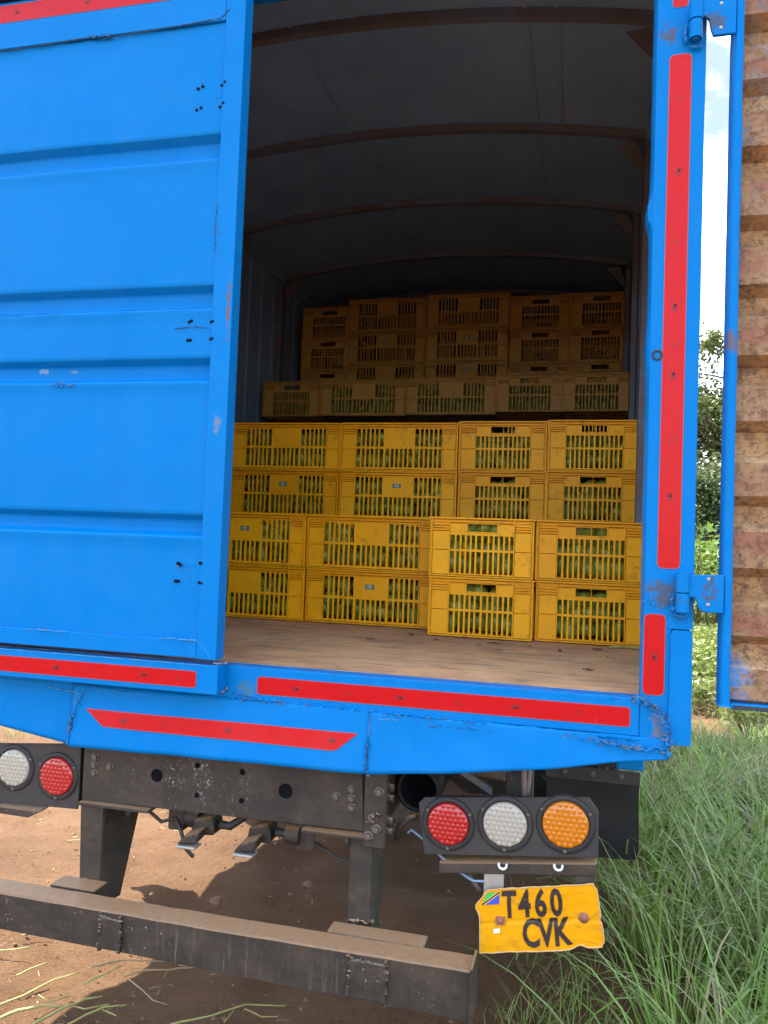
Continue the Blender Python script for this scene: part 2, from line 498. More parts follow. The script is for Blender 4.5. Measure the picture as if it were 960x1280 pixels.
M['cable'] = mat_simple('blue_grey_cable', (0.16, 0.24, 0.36), 0.5, 0.2, 40)
M['wire'] = mat_simple('black_wire', (0.03, 0.028, 0.026), 0.6, 0.2, 40)
M['avocado'] = mat_avocado()
M['sticker_edge'] = mat_simple('sticker_green', (0.03, 0.20, 0.16), 0.5, 0.2, 60)
M['sticker'] = mat_simple('sticker_face', (0.62, 0.45, 0.40), 0.5, 0.3, 200)
M['flag_green'] = mat_simple('flag_green', (0.02, 0.40, 0.08), 0.5, 0.1, 40)
M['flag_blue'] = mat_simple('flag_blue', (0.03, 0.07, 0.45), 0.5, 0.1, 40)
M['flag_yellow'] = mat_simple('flag_yellow', (0.80, 0.55, 0.05), 0.5, 0.1, 40)
M['dark_void'] = mat_simple('hollow_dark', (0.006, 0.006, 0.008), 0.9, 0.2, 40, bmp=0, spec=0.05)
M['dirt'] = mat_dirt()
M['stone'] = mat_simple('dirt_clod', (0.15, 0.083, 0.048), 0.95, 0.3, 14, bmp=0.6)
M['stem'] = mat_simple('pale_green_stem', (0.27, 0.26, 0.075), 0.6, 0.35, 14)
M['drystem'] = mat_simple('dry_stem', (0.27, 0.185, 0.09), 0.7, 0.3, 14)
M['scrap'] = mat_simple('dry_leaf', (0.09, 0.05, 0.028), 0.8, 0.3, 60)
M['bark'] = mat_simple('grey_bark', (0.17, 0.125, 0.09), 0.9, 0.3, 9, bmp=0.8)
M['grass'] = mat_leafy('grass_blades', None, None, 0.42, 0.30, var=[(0.0, (0.080, 0.132, 0.028)), (0.28, (0.19, 0.26, 0.070)), (0.47, (0.32, 0.40, 0.135)), (0.53, (0.0984, 0.1886, 0.0246)), (0.72, (0.1804, 0.2952, 0.0451)), (0.87, (0.2952, 0.4100, 0.0902)), (0.92, (0.3280, 0.2952, 0.1558)), (1.0, (0.4100, 0.3280, 0.1886))])
M['weeds'] = mat_leafy('weed_leaves', (0.0650, 0.1105, 0.0195), (0.2080, 0.2340, 0.0520), 0.5, 0.35)
M['crop'] = mat_leafy('crop_leaves', (0.0780, 0.1430, 0.0228), (0.1820, 0.2600, 0.0488), 0.45, 0.35)
M['tree_a'] = mat_leafy('olive_leaves', (0.0612, 0.0828, 0.0216), (0.1728, 0.1944, 0.0612), 0.5, 0.3)
M['tree_b'] = mat_leafy('dark_leaves', (0.0375, 0.0600, 0.0225), (0.1275, 0.1650, 0.0600), 0.5, 0.25)

# ------------------------------------------------------------------ mesh helpers
class MB:
    def __init__(s):
        s.v, s.f, s.m, s.sm = [], [], [], []
        s.mi, s.smooth = 0, False
    def face(s, idx):
        s.f.append(tuple(idx)); s.m.append(s.mi); s.sm.append(s.smooth)
    def box(s, x0, x1, y0, y1, z0, z1):
        b = len(s.v)
        s.v += [(x0, y0, z0), (x1, y0, z0), (x1, y1, z0), (x0, y1, z0), (x0, y0, z1), (x1, y0, z1), (x1, y1, z1), (x0, y1, z1)]
        for q in ((3, 2, 1, 0), (4, 5, 6, 7), (0, 1, 5, 4), (1, 2, 6, 5), (2, 3, 7, 6), (3, 0, 4, 7)):
            s.face([b + i for i in q])
        return s
    def hexa(s, p):
        b = len(s.v); s.v += [tuple(q) for q in p]
        for q in ((3, 2, 1, 0), (4, 5, 6, 7), (0, 1, 5, 4), (1, 2, 6, 5), (2, 3, 7, 6), (3, 0, 4, 7)):
            s.face([b + i for i in q])
        return s
    def slab(s, poly, y0, y1):
        """polygon in x,z (counter-clockwise seen from -y), extruded from y0 (front) to y1"""
        n = len(poly); b = len(s.v)
        s.v += [(x, y0, z) for x, z in poly] + [(x, y1, z) for x, z in poly]
        s.face(range(b, b + n)); s.face(range(b + 2 * n - 1, b + n - 1, -1))
        for i in range(n):
            j = (i + 1) % n
            s.face((b + j, b + i, b + n + i, b + n + j))
        return s
    def sweep_x(s, prof, x0, x1, closed=True):
        """profile of (y,z) swept along x"""
        n = len(prof); b = len(s.v)
        s.v += [(x0, y, z) for y, z in prof] + [(x1, y, z) for y, z in prof]
        for i in range(n if closed else n - 1):
            j = (i + 1) % n
            s.face((b + i, b + n + i, b + n + j, b + j))
        if closed:
            s.face(range(b + n - 1, b - 1, -1)); s.face(range(b + n, b + 2 * n))
        return s
    def tube(s, pts, r, n=8, cap=True):
        pts = [Vector(p) for p in pts]
        rs = r if isinstance(r, (list, tuple)) else [r] * len(pts)
        b = len(s.v); up = Vector((0.13, 0.27, 1)).normalized()
        for i, p in enumerate(pts):
            t = (pts[min(i + 1, len(pts) - 1)] - pts[max(i - 1, 0)])
            t = t.normalized() if t.length > 1e-9 else Vector((0, 0, 1))
            a = t.cross(up)
            if a.length < 1e-3:
                a = t.cross(Vector((1, 0, 0)))
            a.normalize(); c = a.cross(t)
            for k in range(n):
                w = 2 * math.pi * k / n
                s.v.append(tuple(p + (a * math.cos(w) + c * math.sin(w)) * rs[i]))
        o, s.smooth = s.smooth, n > 4
        for i in range(len(pts) - 1):
            for k in range(n):
                k2 = (k + 1) % n
                s.face((b + i * n + k, b + i * n + k2, b + (i + 1) * n + k2, b + (i + 1) * n + k))
        s.smooth = o
        if cap:
            L_ = b + (len(pts) - 1) * n
            if n > 11:
                e = len(s.v); s.v += s.v[b:b + n] + s.v[L_:L_ + n]
                s.face([e + k for k in range(n - 1, -1, -1)]); s.face([e + n + k for k in range(n)])
            else:
                s.face([b + k for k in range(n - 1, -1, -1)]); s.face([L_ + k for k in range(n)])
        return s
    def lathe_y(s, c, prof, n=32, smooth=True):
        """profile of (radius, y offset) turned round the y axis through c; radius 0 closes it"""
        b = len(s.v); rows = []
        for r, dy in prof:
            if r < 1e-6:
                s.v.append((c[0], c[1] + dy, c[2])); rows.append([len(s.v) - 1])
            else:
                st = len(s.v)
                for k in range(n):
                    w = 2 * math.pi * k / n
                    s.v.append((c[0] + r * math.cos(w), c[1] + dy, c[2] + r * math.sin(w)))
                rows.append(list(range(st, st + n)))
        o, s.smooth = s.smooth, smooth
        for a, d in zip(rows, rows[1:]):
            for k in range(n):
                k2 = (k + 1) % n
                q = [a[k % len(a)], a[k2 % len(a)], d[k2 % len(d)], d[k % len(d)]]
                u = []
                for i in q:
                    if i not in u:
                        u.append(i)
                if len(u) > 2:
                    s.face(u)
        s.smooth = o
        return s
    def grid(s, fn, nu, nv):
        b = len(s.v)
        for j in range(nv + 1):
            for i in range(nu + 1):
                s.v.append(tuple(fn(i / nu, j / nv)))
        for j in range(nv):
            for i in range(nu):
                a = b + j * (nu + 1) + i
                s.face((a, a + 1, a + nu + 2, a + nu + 1))
        return s
    def text(s, body, size, place, sx=1.0, offset=0.0, align='CENTER', sub=0):
        cu = bpy.data.curves.new('lettering', 'FONT')
        cu.body = body; cu.size = size; cu.offset = offset; cu.align_x = align; cu.align_y = 'CENTER'
        cu.resolution_u = 3
        ob = bpy.data.objects.new('lettering_tmp', cu)
        me = ob.to_mesh()
        bm = bmesh.new(); bm.from_mesh(me)
        if sub:
            bmesh.ops.triangulate(bm, faces=bm.faces)
            for _ in range(3):
                es = [e for e in bm.edges if e.calc_length() > sub]
                if es:
                    bmesh.ops.subdivide_edges(bm, edges=es, cuts=1)
                    bmesh.ops.triangulate(bm, faces=bm.faces)
        bm.verts.index_update()
        b = len(s.v)
        s.v += [tuple(place(v.co.x * sx, v.co.y)) for v in bm.verts]
        for f in bm.faces:
            s.face([b + v.index for v in f.verts])
        bm.free(); ob.to_mesh_clear(); bpy.data.objects.remove(ob); bpy.data.curves.remove(cu)
        return s
    def mesh(s, name, mats, bevel=0.0, seg=1):
        me = bpy.data.meshes.new(name)
        me.from_pydata(s.v, [], s.f)
        for m in (mats if isinstance(mats, (list, tuple)) else [mats]):
            me.materials.append(M[m] if isinstance(m, str) else m)
        me.polygons.foreach_set('material_index', s.m)
        me.polygons.foreach_set('use_smooth', s.sm)
        bm = bmesh.new(); bm.from_mesh(me)
        if bevel:
            es = [e for e in bm.edges if len(e.link_faces) == 2 and e.calc_face_angle(0) > R(35)]
            bmesh.ops.bevel(bm, geom=es, offset=bevel, segments=seg, profile=0.6, affect='EDGES', clamp_overlap=True)
        bmesh.ops.recalc_face_normals(bm, faces=bm.faces)
        bm.to_mesh(me); bm.free()
        me.update()
        return me
    def build(s, name, mats, parent=None, bevel=0.0, seg=1):
        o = bpy.data.objects.new(name, s.mesh(name, mats, bevel, seg))
        COL.objects.link(o)
        if parent is not None:
            o.parent = parent
            o.location = -world_loc(parent)
        return o

def world_loc(o):
    l = Vector(o.location)
    while o.parent is not None:
        o = o.parent; l += Vector(o.location)
    return l

def tag(o, label=None, cat=None, group=None, kind=None):
    for k, v in (('label', label), ('category', cat), ('group', group), ('kind', kind)):
        if v:
            o[k] = v
    return o

def empty(name, loc=(0, 0, 0), rz=0.0):
    o = bpy.data.objects.new(name, None)
    o.empty_display_size = 0.1
    o.location = loc; o.rotation_euler = (0, 0, rz)
    COL.objects.link(o)
    return o

def nz(x, y, z, s=1.0):
    return mnoise.noise(Vector((x * s, y * s, z * s)))

# ------------------------------------------------------------------ ground
def build_ground():
    def axis(lo, hi, step, far):
        a = list(np.arange(lo, hi + 1e-6, step))
        d, p = step, hi
        while p < far:
            d *= 1.35; p += d; a.append(p)
        d, p = step, lo
        while p > -far:
            d *= 1.35; p -= d; a.insert(0, p)
        return np.array(a)
    xs = axis(-3.2, 2.2, 0.035, 900); ys = axis(-0.3, 5.5, 0.035, 900)
    X, Y = np.meshgrid(xs, ys)
    Z = np.zeros_like(X)
    rs = np.random.RandomState(3)
    near = ((X > -6) & (X < 6) & (Y > -3) & (Y < 12))
    for k in range(90):
        ang = rs.uniform(0, 6.28); f = 2 ** rs.uniform(0.5, 5.2); ph = rs.uniform(0, 6.28)
        Z += np.where(near, np.sin((X * math.cos(ang) + Y * math.sin(ang)) * f + ph + 0.8 * np.sin(X * 1.3 + k)) * 0.0155 / f ** 0.78, 0)
    # a crack line and a shallow tyre track on the left
    cl = np.exp(-((X + 1.66 + 0.42 * (0.55 - Y) + 0.03 * np.sin(Y * 23)) / 0.012) ** 2) * (np.abs(Y - 0.5) < 0.35)
    Z -= 0.010 * cl
    #
    tr = np.exp(-((X + 1.93 + 0.02 * np.sin(Y * 2)) / 0.09) ** 2) * near
    Z -= 0.012 * tr * (0.7 + 0.3 * np.sin(Y * 45 + X * 30))
    Z -= np.percentile(Z[near], 97)
    nx, ny = len(xs), len(ys)
    v = np.stack([X.ravel(), Y.ravel(), Z.ravel()], 1)
    idx = np.arange(nx * ny).reshape(ny, nx)
    f = np.stack([idx[:-1, :-1].ravel(), idx[:-1, 1:].ravel(), idx[1:, 1:].ravel(), idx[1:, :-1].ravel()], 1)
    me = bpy.data.meshes.new('ground')
    me.from_pydata(v.tolist(), [], f.tolist())
    me.polygons.foreach_set('use_smooth', [True] * len(f))
    me.materials.append(M['dirt'])
    o = bpy.data.objects.new('ground', me); COL.objects.link(o)
    tag(o, kind='structure')

build_ground()

# ------------------------------------------------------------------ truck
truck = empty('truck', (-0.93, 0.06, 0))
tag(truck, 'blue box truck seen from behind with one rear door open', 'truck')
BED = 1.155
XL, XR = -2.10, 0.247          # inner wall faces
YF = 5.6                        # front bulkhead

def sub(name, mb, mats, parent, bevel=0.0, label=None, seg=1):
    o = mb.build(name, mats, parent, bevel, seg)
    if label:
        o['label'] = label
    return o

# --- floor, three plywood sheets with tight joints
fl = sub('cargo_floor', MB().box(XL, XR, 0.062, YF, BED - 0.09, BED - 0.03), 'bow', truck)
for i, (a, b) in enumerate(((0.066, 1.268), (1.272, 2.49), (2.494, 3.72), (3.724, YF - 0.01))):
    sub('floor_sheet', MB().box(XL + 0.005, XR - 0.005, a, b, BED - 0.029, BED - 0.0015 * (i % 2)), 'floor', fl, 0.0015)
# --- walls
ROOF_Z, RISE = 3.33, 0.12
def arc(x):
    t = (x - (XL + XR) / 2) / ((XR - XL) / 2)
    return ROOF_Z + RISE * (1 - t * t)
def wall_mesh(xi, xo):
    m = MB()
    prof = []
    y = 0.07
    d = 0.006
    while y < YF:                     # shallow upright ribs
        for dy, k in ((0, 0), (0.10, 0), (0.115, 1), (0.185, 1)):
            prof.append((y + dy, k * d))
        y += 0.2
    b = len(m.v); n = len(prof)
    s = 1 if xo > xi else -1
    for z in (1.072, ROOF_Z + 0.02):
        for yy, k in prof:
            m.v.append((xi + s * k, yy, z))
    for z in (1.072, ROOF_Z + 0.02):
        for yy, k in prof:
            m.v.append((xi + s * (k + 0.004), yy, z))
    for off, flip in ((0, False), (2 * n, True)):
        for i in range(n - 1):
            q = (b + off + i, b + off + i + 1, b + off + n + i + 1, b + off + n + i)
            m.mi = 1 if flip else 0
            m.face(q[::-1] if flip else q)
    return m
for xi, xo in ((XR, XR + 0.012), (XL, XL - 0.012)):
    sub('side_wall', wall_mesh(xi, xo), ['inner', 'blue'], truck)
    s = 1 if xo > xi else -1
    sub('cant_rail', MB().box(min(xi - s * 0.03, xi + s * 0.018), max(xi - s * 0.03, xi + s * 0.018), 0.0605, YF + 0.03, ROOF_Z - 0.045, ROOF_Z + 0.06), 'inner', truck, 0.003)
    sub('side_rail', MB().box(min(xi - s * 0.085, xi - s * 0.15), max(xi - s * 0.085, xi - s * 0.15), 0.10, YF, 0.960, BED - 0.095), 'blue', truck, 0.004)
sub('bulkhead', MB().box(XL, XR, YF, YF + 0.03, BED - 0.1, ROOF_Z + 0.15), 'inner', truck)
# --- roof sheet with lengthwise joints
N = 28
def roof_pt(i, z=0.0):
    x = XL + (XR - XL) * i / N
    return x, arc(x) + z
rm = MB()
for z in (0.0, 0.03):
    b = len(rm.v)
    for y in (0.02, YF + 0.03):
        for i in range(N + 1):
            x, zz = roof_pt(i, z); rm.v.append((x, y, zz))
    rm.smooth = True
    for i in range(N):
        rm.face((b + i, b + i + 1, b + N + 2 + i, b + N + 1 + i))
sub('roof_sheet', rm, 'inner', truck)
for x in (-1.69, -1.13, -0.25, -0.14):
    sub('roof_seam', MB().box(x - 0.008, x + 0.008, 0.05, YF - 0.01, arc(x) - 0.007, arc(x) - 0.001), 'seam', truck)
for y in (0.77, 1.56, 2.34, 3.16, 3.95, 4.75):
    m = MB(); b = len(m.v)
    for i in range(N + 1):
        x, z = roof_pt(i)
        x = min(max(x, XL + 0.004), XR - 0.004)
        m.v += [(x, y, z - 0.034), (x, y + 0.035, z - 0.034), (x, y + 0.035, z - 0.003), (x, y, z - 0.003)]
    for i in range(N):
        for k in range(4):
            a = b + i * 4 + k; c = b + i * 4 + (k + 1) % 4
            m.face((a, c, c + 4, a + 4))
    m.face((b, b + 1, b + 2, b + 3)); e = b + N * 4; m.face((e + 3, e + 2, e + 1, e))
    o = sub('roof_bow', m, 'bow', truck)
    for xi, s in ((XR, -1), (XL, 1)):
        x0, x1 = sorted((xi + s * 0.004, xi + s * 0.034))
        sub('wall_post', MB().box(x0, x1, y - 0.03, y + 0.045, BED + 0.001, ROOF_Z - 0.062), 'bow', truck, 0.003)
        # slanting gusset under the bow end
        g = MB(); xa = xi + s * 0.036; xb = xi + s * 0.15
        g.hexa([(xa, y + 0.040, ROOF_Z - 0.16), (xa, y + 0.048, ROOF_Z - 0.16), (xb, y + 0.048, arc(xb) - 0.056), (xb, y + 0.040, arc(xb) - 0.056),
                (xa, y + 0.040, ROOF_Z - 0.10), (xa, y + 0.048, ROOF_Z - 0.10), (xb - s * 0.08, y + 0.048, arc(xb) - 0.05), (xb - s * 0.08, y + 0.040, arc(xb) - 0.05)])
        sub('gusset', g, 'bow', o)

# --- rear frame: posts, header
def wavy_post():
    """right rear post; its inner lip has been bent here and there"""
    m = MB()
    zs = [1.325 + (3.02 - 1.325) * i / 60 for i in range(61)]
    ring = []
    for z in zs:
        bend = -0.010 * math.exp(-((z - 2.33) / 0.035) ** 2) - 0.004 * math.exp(-((z - 1.99) / 0.05) ** 2) + 0.0012 * nz(0, 0, z, 9)
        xr = 0.2555 + 0.0012 * nz(3, 0, z, 5)
        xi = 0.1385 + 0.004 * (1 - (z - 1.3) / 1.7)
        ring.append([(xi + 0.004, 0.0, z), (xr, 0.0, z), (xr, 0.058, z), (xi - 0.002 + bend, 0.058, z), (xi + bend, 0.012, z)])
    b = len(m.v)
    for rr in ring:
        m.v += rr
    for i in range(60):
        for k in range(5):
            a = b + i * 5 + k; c = b + i * 5 + (k + 1) % 5
            m.face((a, c, c + 5, a + 5))
    m.face(range(b, b + 5)); m.face(range(b + 304, b + 299, -1))
    return m
post = sub('rear_post', wavy_post(), 'blue', truck, 0.0015)
m = MB()   # lower corner of the post
m.slab([(0.1420, 1.028), (0.2085, 1.028), (0.2085, 1.325), (0.1420, 1.325)], 0.0005, 0.055)
sub('post_foot', m, 'blue', truck, 0.002)
def corner_plate(u, v):
    x = 0.2055 + 0.05 * u; z = 1.056 + 0.25 * v
    return (x + 0.003 * nz(u, v, 2, 3), -0.006 + 0.0016 * nz(x, 0, z, 14), z + 0.01 * (1 - u) * (v > 0.99))
m = MB().grid(corner_plate, 6, 16); k = len(m.v)
m.smooth = True
sub('corner_plate', m, 'blue', truck)
sub('corner_block', MB().box(0.209, 0.2545, -0.004, 0.056, 1.058, 1.322), 'blue', truck, 0.003)
sub('rear_post', MB().box(XL - 0.015, XL + 0.10, 0, 0.058, 0.95, 3.02), 'blue', truck, 0.004)
hd = sub('header', MB().box(XL - 0.015, 0.2555, 0.0, 0.06, 3.021, 3.095), 'blue', truck, 0.004)
sub('header_cap', MB().slab([(XL - 0.03, 3.096), (0.27, 3.096), (0.27, 3.36), (-0.35, 3.46), (-0.93, 3.49), (-1.5, 3.46), (XL - 0.03, 3.36)], -0.02, 0.018), 'rubber', truck, 0.004)

# --- sill and the bent apron sheets below it
def sheet(fn, nu, nv, th=0.004):
    m = MB(); m.smooth = True
    m.grid(fn, nu, nv)
    m.grid(lambda u, v: (lambda p: (p[0], p[1] + th, p[2]))(fn(u, v)), nu, nv)
    n = (nu + 1) * (nv + 1); m.smooth = False
    rim = [i for i in range(nu + 1)] + [(j + 1) * (nu + 1) - 1 for j in range(1, nv + 1)] + [nv * (nu + 1) + i for i in range(nu - 1, -1, -1)] + [j * (nu + 1) for j in range(nv - 1, 0, -1)]
    for a, b in zip(rim, rim[1:] + rim[:1]):
        m.face((a, a + n, b + n, b))
    return m
sub('rear_sill', MB().box(XL + 0.101, 0.1415, 0.0, 0.061, 1.066, BED + 0.001), 'blue', truck, 0.003)
def dent(x, z, a=1.0):
    d = 0.0022 * nz(x, 3.1, z, 6) + 0.0012 * nz(x, 1.7, z, 19)
    for cx, cz, r, h in ((-0.42, 0.98, 0.10, 0.010), (-0.10, 1.0, 0.13, -0.008), (0.10, 1.035, 0.06, 0.012), (-0.62, 0.92, 0.07, -0.007), (-0.85, 1.05, 0.10, 0.009), (-1.3, 1.05, 0.09, 0.008), (-0.25, 1.02, 0.05, 0.008)):
        d += h * math.exp(-(((x - cx) ** 2 + (z - cz) ** 2) / r ** 2))
    return d * a * 0.6
def ap_left(u, v):
    x = -2.0 + (2.0 - 1.3805) * u
    zt = 1.082; zb = 0.985 + (0.902 - 0.985) * u
    z = zb + (zt - zb) * v
    return (x, 0.004 - 0.010 * (1 - v) + dent(x, z), z)
def ap_mid(u, v):
    x = -1.379 + (1.379 - 0.5165) * u
    zb = 0.9015 + 0.014 * u + 0.003 * nz(x, 0, 0, 8); zt = 1.072
    z = zb + (zt - zb) * v
    return (x + 0.004 * nz(0, 9, z, 25) * (u in (0, 1)), -0.006 - 0.016 * (1 - v) + dent(x, z), z)
def ap_right(u, v):
    x = -0.515 + (0.515 + 0.2075) * u
    zb = 0.915 + 0.110 * u ** 1.25 + 0.002 * nz(x, 0, 0, 8); zt = 1.070 - 0.004 * u
    z = zb + (zt - zb) * v
    return (x + 0.004 * nz(0, 9, z, 25) * (u == 0), -0.007 - 0.014 * (1 - v) * (1 - 0.5 * u) + dent(x, z, 1.2), z)
aprons = [sub('rear_apron', sheet(f, n, 14), 'blue', truck) for f, n in ((ap_left, 40), (ap_mid, 60), (ap_right, 56))]

def bead(path, r, n=5, step=0.005, j=0.6, seed=1):
    """a lumpy, broken bead along a path"""
    rr = random.Random(seed); pts, rad = [], []
    for a, b in zip(path, path[1:]):
        a, b = Vector(a), Vector(b); k = max(1, int((b - a).length / step))
        for i in range(k):
            p = a.lerp(b, i / k)
            pts.append(p + Vector((rr.uniform(-1, 1), 0, rr.uniform(-1, 1))) * r * j)
            rad.append(r * rr.choice((0.2, 0.5, 0.7, 0.9, 1.1, 1.25)))
    pts.append(Vector(path[-1])); rad.append(r * 0.4)
    m = MB().tube(pts, rad, 4)
    return m
def flakes(path, spread, n, size, seed=1, nm=3):
    """small lifted chips of paint scattered along a path"""
    rr = random.Random(seed); m = MB()
    seg = [(Vector(a), Vector(b)) for a, b in zip(path, path[1:])]
    for i in range(n):
        a, b = rr.choice(seg); p = a.lerp(b, rr.random())
        p += Vector((rr.gauss(0, spread), 0, rr.gauss(0, spread)))
        s_ = size * rr.uniform(0.4, 1.3); a0 = rr.uniform(0, 6.28); k = rr.randint(3, 5); st = len(m.v)
        tilt = rr.uniform(-0.5, 0.5)
        m.mi = rr.randrange(nm)
        for q in range(k):
            an = a0 + 6.28 * q / k + rr.uniform(-0.4, 0.4); rad = s_ * rr.uniform(0.5, 1.0)
            dx, dz = rad * math.cos(an) * 1.5, rad * math.sin(an) * 0.8
            m.v.append((p.x + dx, p.y - 0.0006 - tilt * dz * 0.4 - abs(dx) * 0.1, p.z + dz))
        m.face(range(st, st + k))
        m.v.append((p.x, p.y + 0.003, p.z)); e = len(m.v) - 1
        for q in range(k):
            m.face((st + (q + 1) % k, st + q, e))
    return m
sub('weld_bead', bead([(-0.925, -0.003, 1.073), (-0.44, -0.005, 1.069), (0.0, -0.006, 1.064), (0.14, -0.006, 1.060)], 0.0032, seed=2), 'blue', truck)
sub('weld_bead', bead([(-0.36, -0.006, 1.048), (-0.26, -0.004, 1.050), (-0.18, -0.006, 1.045), (-0.05, -0.006, 1.055), (0.03, -0.004, 1.052), (0.12, -0.01, 1.045), (0.20, -0.012, 1.046)], 0.0042, seed=3), 'weld', truck)
sub('weld_bead', bead([(0.125, -0.001, 1.160), (0.155, -0.003, 1.148), (0.18, -0.006, 1.135), (0.196, -0.012, 1.11), (0.200, -0.015, 1.08), (0.207, -0.016, 1.055), (0.203, -0.016, 1.03)], 0.0062, seed=4), 'weld', truck)
sub('weld_bead', bead([(0.150, -0.002, 1.152), (0.178, -0.008, 1.14), (0.19, -0.012, 1.12), (0.196, -0.014, 1.09)], 0.0035, seed=14), 'chip_grey', truck)
sub('crack', bead([(0.2, -0.0175, 1.125), (0.208, -0.019, 1.09), (0.206, -0.020, 1.06), (0.211, -0.019, 1.035)], 0.0024, seed=5), 'crack', truck)
sub('crack', bead([(0.138, -0.0035, 1.157), (0.165, -0.008, 1.147), (0.19, -0.015, 1.13)], 0.0016, seed=6), 'crack', truck)
sub('crack', bead([(-0.514, -0.014, 1.0), (-0.517, -0.018, 0.965), (-0.513, -0.021, 0.94), (-0.516, -0.024, 0.917)], 0.0017, seed=7), 'crack', truck)
sub('weld_bead', bead([(-1.34, -0.004, 1.06), (-1.36, -0.008, 1.03), (-1.374, -0.012, 0.99), (-1.376, -0.018, 0.94), (-1.379, -0.022, 0.905)], 0.0036, seed=8), 'weld', truck)
sub('crack', bead([(-1.371, -0.013, 1.0), (-1.373, -0.019, 0.97), (-1.370, -0.022, 0.95)], 0.0022, seed=9), 'crack', truck)
sub('scuff', bead([(-1.46, -0.004, 1.055), (-1.37, -0.005, 1.050)], 0.0022, seed=10), 'pale_chip', truck)
sub('scuff', bead([(-0.50, -0.005, 1.052), (-0.44, -0.005, 1.054)], 0.0024, seed=11), 'pale_chip', truck)
sub('crack', bead([(-1.38, -0.006, 1.072), (-1.27, -0.006, 1.068), (-1.21, -0.006, 1.062), (-1.12, -0.006, 1.066)], 0.0009, seed=12), 'crack', truck)
sub('crack', bead([(-0.90, -0.0035, 1.085), (-0.80, -0.004, 1.072), (-0.7, -0.004, 1.068)], 0.0010, seed=13), 'crack', truck)

FL = ['blue', 'weld', 'weld', 'chip_grey']
for path, sp, n, sz, sd in (
        ([(0.13, -0.006, 1.158), (0.165, -0.008, 1.148), (0.195, -0.014, 1.12), (0.203, -0.017, 1.08), (0.205, -0.018, 1.04)], 0.006, 150, 0.0055, 61),
        ([(-0.05, -0.012, 1.055), (0.04, -0.013, 1.052), (0.12, -0.014, 1.044), (0.20, -0.016, 1.045)], 0.004, 120, 0.0055, 62),
        ([(-0.92, -0.006, 1.074), (-0.6, -0.007, 1.070), (-0.2, -0.008, 1.066)], 0.003, 110, 0.0045, 63),
        ([(-1.345, -0.010, 1.06), (-1.372, -0.016, 0.99), (-1.378, -0.024, 0.91)], 0.004, 60, 0.005, 64),
        ([(-0.515, -0.019, 0.99), (-0.515, -0.024, 0.92)], 0.003, 22, 0.004, 65),
        ([(0.14, -0.0015, 1.39), (0.215, -0.002, 1.375), (0.23, -0.002, 1.36)], 0.008, 60, 0.005, 66),
        ([(-1.06, -0.0445, 2.085), (-0.99, -0.0445, 2.03)], 0.02, 26, 0.003, 67),
        ([(-1.06, -0.0445, 1.43), (-0.99, -0.0445, 1.375)], 0.018, 18, 0.003, 68),
        ([(-1.06, -0.0445, 2.735), (-0.99, -0.0445, 2.67)], 0.018, 14, 0.0025, 69),
        ([(-1.5, -0.0445, 1.912), (-1.40, -0.0445, 1.914)], 0.004, 30, 0.006, 70),
        ([(-0.98, -0.0505, 2.42), (-0.983, -0.0505, 2.25)], 0.004, 30, 0.003, 71),
        ([(-1.98, -0.0445, 1.226), (-0.99, -0.0445, 1.226)], 0.0025, 90, 0.003, 72),
        ([(-0.92, -0.003, 1.157), (0.14, -0.003, 1.157)], 0.0015, 120, 0.003, 73)):
    sub('flaked_paint', flakes(path, sp, int(n * 0.7), sz * 0.85, sd, 4), FL, truck)['kind'] = 'stuff'

# --- reflective tape with its printed mark
def rrect(x0, x1, z0, z1, r, n=4):
    p = []
    for cx, cz, a0 in ((x0 + r, z0 + r, 180), (x1 - r, z0 + r, 270), (x1 - r, z1 - r, 0), (x0 + r, z1 - r, 90)):
        for i in range(n + 1):
            a = R(a0 + 90 * i / n)
            p.append((cx + r * math.cos(a), cz + r * math.sin(a)))
    return p
def inset(poly, d):
    cx = sum(p[0] for p in poly) / len(poly); cz = sum(p[1] for p in poly) / len(poly)
    hx = max(abs(p[0] - cx) for p in poly); hz = max(abs(p[1] - cz) for p in poly)
    return [(cx + (x - cx) * (1 - d / hx), cz + (z - cz) * (1 - d / hz)) for x, z in poly]
def tape(poly, y, marks, parent, rot=0, depth=None, thick=0.0012):
    """y: front of the tape; marks: (x, z, turned, small) places of the print"""
    m = MB()
    yy = depth or (lambda x, z: y)
    def conform(k0, off):
        for i in range(k0, len(m.v)):
            x, a, z = m.v[i]
            m.v[i] = (x, yy(x, z) - off + (a - y), z)
    k = len(m.v); m.mi = 1; m.slab(poly, y, y + thick); conform(k, 0)
    k = len(m.v); m.mi = 0; m.slab(inset(poly, 0.0020), y - 0.0004, y + 0.0006); conform(k, 0)
    m.mi = 2
    for x, z, ang, small in marks:
        c, s = math.cos(R(ang)), math.sin(R(ang))
        k = len(m.v)
        if small:
            for dx, dz, w, h in ((0, 0.005, 0.004, 0.004), (0, -0.003, 0.018, 0.0012), (0.002, -0.006, 0.012, 0.001)):
                pts = [(dx - w / 2, dz - h / 2), (dx + w / 2, dz - h / 2), (dx + w / 2, dz + h / 2), (dx - w / 2, dz + h / 2)]
                b = len(m.v)
                m.v += [(x + c * px - s * pz, y - 0.0009, z + s * px + c * pz) for px, pz in pts]
                m.face(range(b, b + 4))
        else:
            m.text('3M', 0.0165, lambda a, b_: (x + c * a - s * b_, y - 0.0009, z + s * a + c * b_), 0.95, 0.0003)
        conform(k, 0)
    return sub('reflective_tape', m, ['tape', 'tape_edge', 'faded_ink'], parent)
tape(rrect(-0.829, 0.121, 1.0865, 1.1345, 0.008), -0.0014, [(-0.72, 1.109, 0, 0), (-0.575, 1.110, 0, 1), (-0.44, 1.110, 0, 0), (-0.29, 1.111, 0, 1), (-0.15, 1.111, 0, 0), (0.0, 1.111, 0, 1)], truck)
